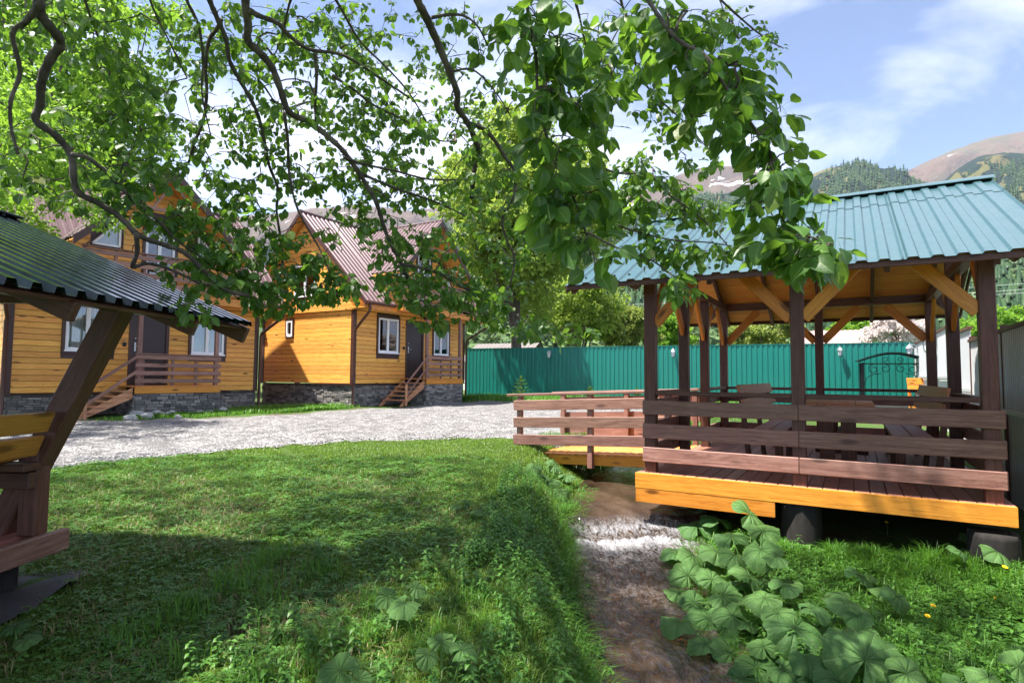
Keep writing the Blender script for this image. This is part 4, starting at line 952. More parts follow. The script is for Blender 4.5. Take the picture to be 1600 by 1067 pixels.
# ================================================================ picnic shelter at the left
SX, SY, SA = -2.96, 3.95, -.05
s_ = empty('picnic_shelter', (SX, SY, -1.33 + HC), SA)
tag(s_, 'dark brown picnic shelter with slanting posts and dark green corrugated roof', 'shelter')
ZT = .29                                              # platform top above the root
WS, LS = 2.0, 2.25                                    # size of the platform (x: -WS..0, y: -LS..0)
for i in range(14): plank(s_, 'platform_board', M['deck'], (-WS + .07 + i * .1435, -LS, ZT - .02), (-WS + .07 + i * .1435, -.02, ZT - .02), .137, .035, (1, 0, 0)) if i < 13 else None
plank(s_, 'edge_beam', M['rail'], (-.015, -LS, ZT - .065), (-.015, .03, ZT - .065), .135, .06)
plank(s_, 'edge_beam', M['rail'], (-WS, -LS, ZT - .065), (-WS, .03, ZT - .065), .135, .06)
plank(s_, 'end_beam', M['rail'], (-WS + .04, 0.0, ZT - .10), (-.05, 0.0, ZT - .10), .13, .05)
plank(s_, 'end_beam', M['rail'], (-WS + .04, -LS + .03, ZT - .10), (-.05, -LS + .03, ZT - .10), .13, .05)
EXS, EZS, SLP = .95, 1.665, .42                       # eave x, eave height, roof slope
RXS = -WS / 2
rzs = lambda x: EZS + SLP * (EXS - x if x > RXS else x + WS + EXS)
for yy in (-.12, -LS + .25):
    for sx in (1, -1):
        fx = lambda x: x if sx > 0 else -WS - x
        plank(s_, 'slanting_post', M['brown'], (fx(-.34), yy, ZT), (fx(.40), yy, 1.77), .15, .12, (1, 0, 0), .008)
        plank(s_, 'short_post', M['brown'], (fx(-.10), yy - .02, ZT), (fx(-.10), yy - .02, .86), .12, .11, (1, 0, 0), .008)
        plank(s_, 'seat_bearer', M['brown'], (fx(-.02), yy - .125, ZT + .36), (fx(-.62), yy - .125, ZT + .36), .10, .06)
        plank(s_, 'seat_bearer', M['brown'], (fx(-.02), yy - .13, ZT + .445), (fx(-.62), yy - .13, ZT + .445), .05, .13)
        plank(s_, 'seat_leg', M['brown'], (fx(-.56), yy - .01, ZT), (fx(-.56), yy - .01, ZT + .33), .10, .10, (1, 0, 0))
    plank(s_, 'collar_beam', M['brown'], (-WS - .2, yy, 1.84), (.2, yy, 1.84), .12, .06)
for sx in (1, -1):
    fx = lambda x: x if sx > 0 else -WS - x
    plank(s_, 'wall_plate', M['brown'], (fx(.40), -LS - .2, 1.79), (fx(.40), .22, 1.79), .12, .12)
    for z, x in ((ZT + .725, .035), (ZT + .575, -.03)): plank(s_, 'backrest_board', M['yellowboard'], (fx(x), -LS + .05, z), (fx(x), -.20, z), .135, .03, (.4 * sx, 0, 1))
    for x in (-.27, -.45): plank(s_, 'seat_board', M['yellowboard'], (fx(x), -LS + .1, ZT + .49), (fx(x), -.16, ZT + .49), .165, .035, (1, 0, 0))
    cols = corr_cols(-LS - .55, .55, .125, .34, .034)
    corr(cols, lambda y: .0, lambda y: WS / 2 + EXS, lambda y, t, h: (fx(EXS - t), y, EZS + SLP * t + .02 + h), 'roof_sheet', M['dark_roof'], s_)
    for yy in (.535, -.12, -1.1, -LS + .25, -LS - .53):
        plank(s_, 'rafter', M['brown'], (fx(EXS - .04), yy, rzs(EXS) - .05), (fx(RXS), yy, rzs(RXS) - .05), .12 if yy > .5 else .10, .05)
    for i in range(9):
        x = EXS - .10 - i * .215; plank(s_, 'roof_batten', M['brown'], (fx(x), -LS - .5, rzs(x) - .018), (fx(x), .5, rzs(x) - .018), .10, .022, (1, 0, -SLP * sx))
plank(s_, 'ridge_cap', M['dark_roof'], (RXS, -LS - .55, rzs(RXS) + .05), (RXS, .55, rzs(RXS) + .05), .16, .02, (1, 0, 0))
# its table
tb = empty('table', (SX - WS / 2 * math.cos(SA), SY - WS / 2 * math.sin(SA) - 1.1, -1.33 + ZT + HC), SA)
for i in range(3): plank(tb, 'table_board', M['yellowboard'], (-.2 + i * .2, -.9, .72), (-.2 + i * .2, .9, .72), .19, .04, (1, 0, 0))
for y in (-.7, .7): plank(tb, 'leg', M['brown'], (0, y, 0), (0, y, .70), .3, .08, (1, 0, 0))
tag(tb, 'yellow plank table inside the dark green roofed picnic shelter', 'table')
p = Vector((SX - .16, SY - .16, -1.36 + HC))
o = tag(slab(None, 'foundation_block', M['tar'], [(-.42, -1.9, 0), (.0, -1.9, 0), (.0, 0, 0), (-.42, 0, 0)], (0, 0, .19)), 'black tarred foundation block under the picnic shelter platform', 'block'); o.location = Vector(o.location) + p
vs = []; fs = []
for i in range(13):
    for j in range(5):
        vs.append((-.50 + j * .17 + .03 * math.sin(i * 2.1 + j), -1.7 + i * .155, .035 + .02 * math.sin(i * 1.3 + j * 1.9) + .02 * (j in (0, 4)) * math.sin(i * 2.7)))
        if i and j: q = i * 5 + j; fs.append((q - 6, q - 5, q, q - 1))
o = tag(link('roofing_felt', MB().add(vs, fs).mesh('roofing_felt', True), M['felt'], None, Matrix.Translation((SX + .02, SY - .05, gz(SX, SY - .4) - .005))), 'scrap of black roofing felt on the grass beside the shelter', 'felt')

# ================================================================ fences
FXY, FA, FL_, FZT = (-2.148, 28.005), -.445, 17.93, 1.252
fe = empty('green_fence', (FXY[0], FXY[1], HC), FA)
tag(fe, 'long green corrugated steel fence closing the yard', 'fence')
n = 16; wd = FL_ / n
for i in range(n):
    corr(corr_cols(i * wd - (.03 if i else 0), (i + 1) * wd, .19, .45, .022), lambda u: -1.35, lambda u: FZT, lambda u, z, h, i=i: (u, -h - .004 * (i % 2), z), 'fence_panel', M['green_fence'], fe)
for i in range(n + 1): MB().box((i * wd - .04, .03, -1.4), (i * wd + .04, .10, FZT - .05)).build('post', M['green_fence'], fe)
MB().box((-.02, -.035, FZT - .01), (FL_ + .02, .05, FZT + .018)).build('top_trim', M['green_fence'], fe)
def lantern(P, yaw, label, sc=1.0):
    o = empty('wall_lantern', P, yaw); o.scale = (sc, sc, sc)
    MB().box((-.05, -.012, -.12), (.05, 0, .10)).tube([(0, -.01, .02), (0, -.07, .08), (0, -.15, .10), (0, -.16, .04)], .014, 6).build('bracket', M['lantern'], o)
    m = MB()
    m.lathe([(.105, -.01), (.10, .0), (.05, .07), (.02, .085), (.02, .11), (.004, .13)], 6, (0, -.16, .0)); m.lathe([(.05, -.225), (.055, -.205), (.03, -.24)], 6, (0, -.16, 0))
    for j in range(6):
        a = 2 * math.pi * j / 6; m.bar((.085 * math.cos(a), -.16 + .085 * math.sin(a), -.01), (.05 * math.cos(a), -.16 + .05 * math.sin(a), -.21), .012, .012)
    m.build('cage', M['lantern'], o)
    MB().lathe([(.045, -.20), (.075, -.012)], 6, (0, -.16, 0)).build('glass', M['lglass'], o)
    return tag(o, label, 'lantern', 'lanterns on the fences')
FP = loc2(FXY[0], FXY[1], FA)
def fence_u(px):
    lo, hi = 0.0, FL_
    for _ in range(40):
        m_ = (lo + hi) / 2; u, v = project(np.array(FP(m_, 0, 1.0)))
        lo, hi = (m_, hi) if u[0] < px else (lo, m_)
    return lo
for px, lb in ((860, 'pale lantern on the shaded stretch of green fence beside the house'), (1053, 'pale lantern on the green fence between the gazebo\'s corner post and its neighbour'), (1312, 'pale lantern on the green fence next to the iron canopy')):
    lantern(FP(fence_u(px), -.03, 1.02), FA, lb, 1.0)
# grey fence climbing away along the right boundary, in steps
RX, RY = 6.4, 7.35; RDX, RDY = .506, .8625
RA = math.atan2(RDY, RDX)
rf = empty('grey_fence', (RX, RY, HC), RA)
tag(rf, 'stepped grey galvanised fence along the gazebo side of the yard', 'fence')
segs = [(-6.0, -2.2, .58, -1.70, 'zinc'), (-2.2, 1.0, .66, -1.65, 'zinc'), (1.0, 3.6, .66, -1.60, 'zinc'), (3.6, 6.1, .90, -1.45, 'zinc_pale'), (6.1, 9.6, 1.14, -1.3, 'zinc_pale'), (9.6, 15.0, 1.16, -1.2, 'zinc_pale')]
for a, b, zt, zb, mt in segs:
    mid_ = zt - 1.10
    k_ = max(1, round((b - a) / 1.15)); w_ = (b - a) / k_
    for i in range(k_):
        corr(corr_cols(a + i * w_, a + (i + 1) * w_, .105, .42, .018), lambda s: mid_, lambda s: zt, lambda s, z, h: (s, h, z), 'upper_sheet', M[mt], rf)
        corr(corr_cols(a + i * w_, a + (i + 1) * w_, .105, .42, .018), lambda s: zb - .3, lambda s: mid_ + .03, lambda s, z, h: (s, h - .03, z), 'lower_sheet', M['zinc'], rf)
    MB().box((a, .02, mid_ - .03), (b, .05, mid_ + .03)).build('middle_rail', M['zinc'], rf)
    MB().box((a - .01, -.03, zt - .005), (b + .01, .05, zt + .045)).build('top_rail', M['brown'], rf)
    MB().box((b - .045, -.06, zb - .3), (b + .045, -.035, zt + .10)).box((b - .045, -.034, zb - .3), (b - .0, .03, zt + .10)).build('post', M['brown'], rf)
RP = loc2(RX, RY, RA)
lantern(RP(8.4, .03, .96), RA + math.pi, 'pale lantern on the grey fence seen beside the gazebo\'s right back post', 1.25)
lantern(RP(13.6, .03, 1.0), RA + math.pi, 'pale lantern at the far end of the grey fence by the iron canopy', 1.3)

# ================================================================ barbecue corner
u1 = fence_u(1384); bq = empty('iron_canopy', FP(u1, -1.15, float(ground(*FP(u1, -1.15, 0)[:2]))), FA)
tag(bq, 'black wrought iron barbecue canopy with arched top and scrollwork', 'canopy')
hw, dp, hh = .86, .75, 2.25
for u in (-hw, hw):
    for v in (-dp / 2, dp / 2): MB().box((u - .035, v - .035, 0), (u + .035, v + .035, hh)).build('post', M['iron'], bq)
arc = [(-hw - .14 + (2 * hw + .28) * i / 16, hh + .05 + .26 * math.sin(math.pi * i / 16)) for i in range(17)]
m = MB()
for i in range(16):
    (a, za), (b_, zb_) = arc[i], arc[i + 1]
    m.add([(a, -dp / 2 - .2, za), (b_, -dp / 2 - .2, zb_), (b_, dp / 2 + .2, zb_), (a, dp / 2 + .2, za), (a, -dp / 2 - .2, za + .03), (b_, -dp / 2 - .2, zb_ + .03), (b_, dp / 2 + .2, zb_ + .03), (a, dp / 2 + .2, za + .03)], [(0, 3, 2, 1), (4, 5, 6, 7), (0, 1, 5, 4), (2, 3, 7, 6)])
m.build('arched_roof', M['iron'], bq)
for v in (-dp / 2,):
    MB().tube([(a, v, z - .03) for a, z in arc], .022, 6).build('arch_bar', M['iron'], bq)
    MB().box((-hw, v - .02, hh - .06), (hw, v + .02, hh - .02)).build('cross_bar', M['iron'], bq)
def spiral(cx, cz, r, t0, t1, v, k=1.0, n=26): return [(cx + r * (1 - .62 * i / n) * math.cos(t0 + (t1 - t0) * i / n), v, cz + r * k * (1 - .62 * i / n) * math.sin(t0 + (t1 - t0) * i / n)) for i in range(n + 1)]
for sx in (-1, 1):
    MB().tube(spiral(sx * .55, hh - .22, .16, math.pi / 2, math.pi / 2 - sx * 7, -dp / 2), .013, 5).build('scroll', M['iron'], bq)
    MB().tube(spiral(sx * .22, hh - .20, .14, math.pi / 2, math.pi / 2 + sx * 7, -dp / 2), .013, 5).build('scroll', M['iron'], bq)
    MB().tube(spiral(sx * .20, hh + .10, .10, -math.pi / 2, -math.pi / 2 + sx * 7, -dp / 2), .011, 5).build('scroll', M['iron'], bq)
    MB().tube([(sx * (hw - .03), -dp / 2, hh - .75), (sx * (hw - .10), -dp / 2, hh - .52), (sx * (hw - .28), -dp / 2, hh - .40), (sx * (hw - .52), -dp / 2, hh - .36)], .013, 5).build('scroll', M['iron'], bq)
uB = fence_u(1370); pB = FP(uB, -1.7, 0); br = empty('brazier', (pB.x, pB.y, gz(pB.x, pB.y)), FA)
tag(br, 'grey metal brazier trough on stones under the iron canopy', 'brazier')
MB().add([(-.5, -.2, .55), (.5, -.2, .55), (.5, .2, .55), (-.5, .2, .55), (-.62, -.28, .95), (.62, -.28, .95), (.62, .28, .95), (-.62, .28, .95), (-.56, -.23, .95), (.56, -.23, .95), (.56, .23, .95), (-.56, .23, .95), (-.48, -.18, .62), (.48, -.18, .62), (.48, .18, .62), (-.48, .18, .62)],
         [(0, 3, 2, 1), (0, 1, 5, 4), (1, 2, 6, 5), (2, 3, 7, 6), (3, 0, 4, 7), (4, 5, 9, 8), (5, 6, 10, 9), (6, 7, 11, 10), (7, 4, 8, 11), (8, 9, 13, 12), (9, 10, 14, 13), (10, 11, 15, 14), (11, 8, 12, 15), (12, 13, 14, 15)]).build('trough', M['ash'], br)
for i in range(14):
    o = link('stone', ROCKS[i % 5], None, br, Matrix.Translation((-.55 + (i % 5) * .27, -.22 + .22 * (i // 5), .14 + .26 * (i // 10))) @ Matrix.Rotation(i, 4, 'Z') @ Matrix.Diagonal((.19, .16, .16, 1)))
pC = FP(fence_u(1424), -2.6, 0); bc = empty('garden_bench', (pC.x, pC.y, gz(pC.x, pC.y)), FA + .15)
tag(bc, 'bright orange knotty wooden bench beside the brazier', 'bench')
for z in (.78, 1.0): plank(bc, 'backrest_board', M['pine_beam'], (-.50, .16 + (z - .78) * .3, z), (.50, .16 + (z - .78) * .3, z), .21, .04, (0, .3, 1))
for y in (-.18, .03): plank(bc, 'seat_board', M['pine_beam'], (-.55, y, .46), (.55, y, .46), .20, .04, (0, 1, 0))
for x in (-.45, .45):
    plank(bc, 'leg', M['pine_beam'], (x, -.2, 0), (x, -.2, .44), .08, .06, (1, 0, 0)); plank(bc, 'leg', M['pine_beam'], (x, .12, 0), (x, .24, 1.08), .08, .06, (1, 0, 0))

# ================================================================ houses beyond the fence, power lines
def far_house(px, Y, w, d, hwall, hroof, roofcol, label, yaw=FA):
    X = ray(px, 560)[0] * Y; r = empty('neighbour_house', (X, Y, -1.0 + HC), yaw)
    MB().box((-w / 2, 0, -.5), (w / 2, d, hwall)).build('wall', M['curtain'], r)
    for sx in (-1.2, .5):
        o = MB().box((sx, -.04, hwall - 1.6), (sx + .9, -.01, hwall - .5)).build('window', M['white'], r); MB().box((sx + .08, -.05, hwall - 1.52), (sx + .82, -.042, hwall - .58)).build('pane', M['glass'], o)
    k = w / 2 + .3
    for s in (0, 1):
        y0, y1 = (-.4, d / 2) if s == 0 else (d + .4, d / 2)
        corr(corr_cols(-k, k, .3, .4, .03), lambda u: 0.0, lambda u: 1.0, lambda u, t, h: (u, y0 + (y1 - y0) * t, hwall - .1 + (hroof + .1) * t + h), 'roof_sheet', roofcol, r)
    for s in (-1, 1): MB().prism([(s * (w / 2 - .02), 0, hwall), (s * (w / 2 - .02), d, hwall), (s * (w / 2 - .02), d / 2, hwall + hroof - .1)], (-s * .1, 0, 0)).build('gable', M['curtain'], r)
    return tag(r, label, 'house')
pale_roof = flat('faded_pink_tin_roof', (.34, .22, .20), .6, .1, .35, nscale=1.2); grey_roof = flat('pale_fibre_roof', (.15, .13, .125), .8, 0, .2, nscale=1.5)
far_house(1305, 36, 3.6, 5, 2.2, 1.9, pale_roof, 'small house with faded pinkish tin roof behind the green fence')
far_house(768, 40, 4.4, 5, 2.0, 1.3, grey_roof, 'grey roofed house behind the green fence near the big tree trunk')
for k_, (ya, yb) in enumerate(((466, 452), (474, 461), (478, 467))):
    A, B = at(560, ya + 8, 95 + k_), at(1750, yb - 20, 70 + k_)
    pts = [A.lerp(B, i / 14) - Vector((0, 0, 1.6 * math.sin(math.pi * i / 14))) for i in range(15)]
    tag(MB().tube(pts, .022, 4).build('power_line', M['zinc_pale']), ('topmost thin grey power line crossing in front of the wooded slope', 'middle thin grey power line crossing in front of the wooded slope', 'lowest thin grey power line crossing in front of the wooded slope')[k_], 'cable', 'power lines')

# stones along the near house porch
H1P = loc2(-11.985, 13.869, .908)
spots = [(214, 652, .20), (229, 655, .17), (243, 650, .18), (255, 651, .13), (268, 649, .16), (281, 647, .15), (294, 645, .22), (312, 649, .16), (325, 649, .14), (348, 646, .20), (203, 657, .16), (276, 654, .10)]
names = ['second', 'third', 'fourth', 'fifth', 'sixth', 'seventh', 'large whitest', 'ninth', 'tenth', 'last', 'first', 'small outlying']
for i, (px, py, s) in enumerate(spots):
    p = drop(px, py); o = link('field_stone', ROCKS[i % 5], None, None, Matrix.Translation(p + Vector((0, .05, s * .25))) @ Matrix.Rotation(i * 1.3, 4, 'Z') @ Matrix.Diagonal((s, s * .8, s * .62, 1)))
    tag(o, '%s pale field stone in the row along the porch base, counted from the stairs' % names[i] if i not in (6, 11) else '%s stone of the row along the porch base of the nearer house' % names[i], 'stone', 'field stones along the porch')

# ================================================================ trees
def smooth_path(P, n=5):
    P = [Vector(p) for p in P]; Q = [P[0] * 2 - P[1]] + P + [P[-1] * 2 - P[-2]]; out = []
    for i in range(1, len(Q) - 2):
        for k in range(n):
            t = k / n; a, b, c, d = Q[i - 1], Q[i], Q[i + 1], Q[i + 2]
            out.append(.5 * ((2 * b) + (c - a) * t + (2 * a - 5 * b + 4 * c - d) * t * t + (3 * b - a - 3 * c + d) * t ** 3))
    return out + [P[-1]]
def leaf_template(v=0):
    """one ovate leaf, unit length along +X, thin petiole behind it"""
    t = np.array([0, .14, .36, .60, .82, 1.0]); w = np.array([.02, .27, .385, .34, .19, .0]); fold = (.10, .16, .05, .22)[v]; curl = (.18, .30, .10, .05)[v]; V = []; T = []
    for i in range(6):
        zc = -curl * t[i] ** 2; tw = (.0, .10, -.12, .06)[v] * t[i]
        for s in (-1, 0, 1): V.append((t[i], s * w[i], zc + fold * abs(s) * w[i] * 1.6 + s * w[i] * tw + (.03 * math.sin(t[i] * 9 + v) if s else 0)))
    for i in range(5):
        for s in (0, 1): a = i * 3 + s; T += [(a, a + 3, a + 4), (a, a + 4, a + 1)] if i < 4 else [(a, a + 3, a + 1)]
    k = len(V); V += [(-.55, -.008, .06), (-.55, .008, .06), (.02, .012, 0), (.02, -.012, 0)]; T += [(k, k + 1, k + 2), (k, k + 2, k + 3)]
    return np.array(V, float), np.array(T)
LT = [leaf_template(v) for v in range(4)]
def frames(d, up):
    """rotation matrices with local X along d"""
    x = d / np.linalg.norm(d, axis=1, keepdims=True); y = np.cross(up, x); y /= np.linalg.norm(y, axis=1, keepdims=True) + 1e-9; z = np.cross(x, y)
    return np.stack([x, y, z], -1)
def place(TV, TT, P, R, S):
    n = len(P); V = np.einsum('nij,kj->nki', R, TV) * S[:, None, None] + P[:, None]
    return V.reshape(-1, 3), (TT[None] + (np.arange(n) * len(TV))[:, None, None]).reshape(-1, 3)

# ---- the old pear tree whose boughs hang into the picture
pear = empty('pear_tree', (-1.1, -2.3, gz(-1.1, -2.3))); PO = Vector(pear.location)
tag(pear, 'old pear tree hanging leafy boughs over the lawn from above', 'tree')
BR = [  # (depth start, depth end, radius px start, end, points)
 (2.6, 3.7, 9, 3, [(55, -60), (62, -10), (67, 19), (84, 44), (91, 62), (78, 94), (66, 130), (61, 160), (64, 190), (91, 216), (112, 245), (128, 298), (150, 315), (187, 338), (213, 366), (256, 384), (290, 398), (327, 430), (352, 450), (385, 462)]),
 (2.65, 2.9, 6, 2, [(64, 8), (45, 25), (28, 32), (25, 60), (22, 110), (20, 160), (22, 200), (38, 245)]),
 (3.1, 3.9, 4, 1.5, [(118, 243), (145, 252), (182, 290), (210, 316), (243, 344), (281, 376), (309, 397), (345, 425)]),
 (3.35, 3.8, 4, 1.5, [(213, 366), (213, 395), (210, 420), (222, 412), (255, 415), (290, 430), (320, 444), (350, 446)]),
 (3.6, 4.6, 5, 1.5, [(318, -40), (325, 0), (341, 28), (353, 62), (359, 94), (381, 131), (400, 172), (409, 212), (422, 259), (431, 297), (434, 330), (440, 400), (436, 455)]),
 (3.8, 4.4, 3.5, 1.5, [(341, 28), (334, 45), (328, 62), (325, 103), (319, 140), (312, 187), (306, 225), (297, 258), (270, 262), (240, 290), (212, 318)]),
 (3.6, 4.0, 3.5, 1, [(286, -40), (290, 0), (308, 40), (313, 90), (320, 150), (330, 215)]),
 (3.2, 4.6, 7.5, 2, [(390, -60), (386, 0), (384, 37), (385, 66), (406, 84), (428, 109), (440, 140), (450, 176), (474, 185), (497, 203), (531, 231), (550, 253), (569, 281), (587, 315), (595, 340), (608, 375), (626, 414), (636, 440), (648, 480), (664, 499)]),
 (3.25, 4.2, 5, 1.5, [(388, 14), (400, 20), (431, 34), (456, 59), (487, 78), (525, 83), (560, 98), (600, 125), (640, 150)]),
 (3.7, 4.0, 3.5, 1.5, [(490, 80), (497, 119), (495, 160), (494, 200)]),
 (3.6, 4.2, 3, 1, [(447, 178), (449, 219), (448, 275), (470, 330), (500, 390), (520, 440)]),
 (3.9, 4.6, 2.5, 1, [(540, 250), (575, 256), (619, 266), (666, 278), (706, 284), (759, 280)]),
 (3.9, 4.8, 2.5, 1, [(520, 120), (553, 141), (587, 166), (631, 187), (681, 216), (712, 222)]),
 (4.1, 4.6, 2.5, 1, [(560, 268), (619, 294), (669, 309), (700, 325), (740, 345)]),
 (3.0, 4.3, 7.5, 3.5, [(640, -50), (650, 0), (666, 25), (681, 59), (700, 103), (712, 144), (716, 169), (731, 194), (744, 220), (747, 240), (741, 272), (738, 310)]),
 (3.6, 4.2, 4, 1.5, [(731, 191), (756, 203), (778, 225), (790, 245), (803, 270), (800, 310), (782, 345), (792, 380), (802, 405), (795, 450)]),
 (3.2, 3.4, 3, 1.2, [(674, 26), (700, 24), (725, 23), (750, 45), (765, 70)]),
 (3.5, 3.8, 2, 1, [(708, 112), (730, 113), (747, 116), (775, 150), (800, 185)]),
 (1.9, 2.1, 3.6, 1.2, [(806, -40), (816, 0), (831, 47), (837, 94), (844, 157), (858, 216), (881, 270), (900, 320), (915, 365), (930, 405)]),
 (2.0, 1.75, 4, 1, [(995, -40), (1016, 0), (1056, 63), (1092, 90), (1124, 117), (1151, 148), (1178, 198), (1200, 238), (1207, 265), (1214, 290), (1225, 325), (1245, 365), (1275, 395), (1305, 430)]),
 (3.0, 3.4, 2.2, .8, [(900, 200), (948, 265), (1016, 270), (1043, 306), (1088, 337), (1124, 369), (1150, 400)]),
 (3.0, 3.3, 2, .8, [(905, 320), (966, 355), (1043, 373), (1100, 380), (1142, 386)]),
 (3.0, 3.2, 2, .8, [(915, 365), (966, 387), (1016, 405), (1052, 432), (1082, 452)]),
 (3.2, 4.0, 2.6, .8, [(960, -40), (985, 60), (998, 112), (1020, 148), (1070, 193), (1106, 234)]),
 (3.2, 4.2, 2.4, .8, [(1090, -40), (1120, 0), (1170, 40), (1200, 62), (1224, 80)]),
 (4.1, 4.7, 2.8, 1, [(626, 414), (660, 420), (689, 431), (719, 446), (746, 460), (776, 474), (820, 500)]),
 (3.4, 3.9, 2.4, 1, [(120, -40), (140, 20), (165, 90), (190, 160), (215, 215)]),
 (3.0, 3.5, 2.2, 1, [(225, -40), (235, 10), (260, 60), (290, 120)]),
 (3.6, 4.4, 2.6, 1, [(500, -40), (530, 10), (560, 60), (610, 110), (640, 150), (665, 190)]),
 (3.6, 4.4, 2.6, 1, [(470, -40), (455, 10), (438, 60), (430, 90)]),
 (2.4, 2.8, 2.6, 1, [(890, -40), (905, 30), (920, 80), (950, 120)]),
]
HUBS = {}
trunk_top = Vector((-1.0, -2.0, 3.0)); bpts = []                        # world points of all boughs, for twigs
m = MB(); m.tube(smooth_path([(PO.x, PO.y, PO.z - .3), (PO.x + .02, PO.y + .05, PO.z + .5), (-1.05, -2.15, 1.6), tuple(trunk_top)], 5), list(np.linspace(.30, .20, 16)), 12)
link('trunk', MB().add([Vector(v) - PO for v in m.v], m.f).mesh('trunk', True), M['bark'], pear)
starts = []
for d0, d1, r0, r1, pts in BR:
    k = len(pts); P = []
    for i, (x, y) in enumerate(pts):
        Y = d0 + (d1 - d0) * i / (k - 1); P.append(at(x, y, Y) + Vector((random.uniform(-.012, .012), random.uniform(-.03, .03), random.uniform(-.008, .008))))
    sp = smooth_path(P, 4); rad = [max(.0022, (r0 + (r1 - r0) * (i / (len(sp) - 1)) ** .8) * (d0 + (d1 - d0) * i / (len(sp) - 1)) / FPX * (1 + .12 * math.sin(i * 2.3))) for i in range(len(sp))]
    root = []
    if pts[0][1] < -20:                         # comes from above the picture: carry on to the trunk
        s0 = sp[0]; h_ = Vector((s0.x * .55 - .45, s0.y * .35 - .3, s0.z + .75)); root = smooth_path([trunk_top, trunk_top.lerp(h_, .55) + Vector((0, 0, .35)), h_, s0], 4)[:-1]
        rr = [.045 + (rad[0] - .045) * (i / len(root)) for i in range(len(root))]
        bpts += [(p, rad[0]) for p in root[5:]]
    else: rr = []
    full = root + sp; rad = rr + rad
    m = MB().tube([p - PO for p in full], rad, 7)
    o = m.build('branch', M['bark'], pear, smooth=True)
    bpts += [(p, r) for p, r in zip(sp, rad[len(root):])]
BP = np.array([tuple(p) for p, r in bpts])
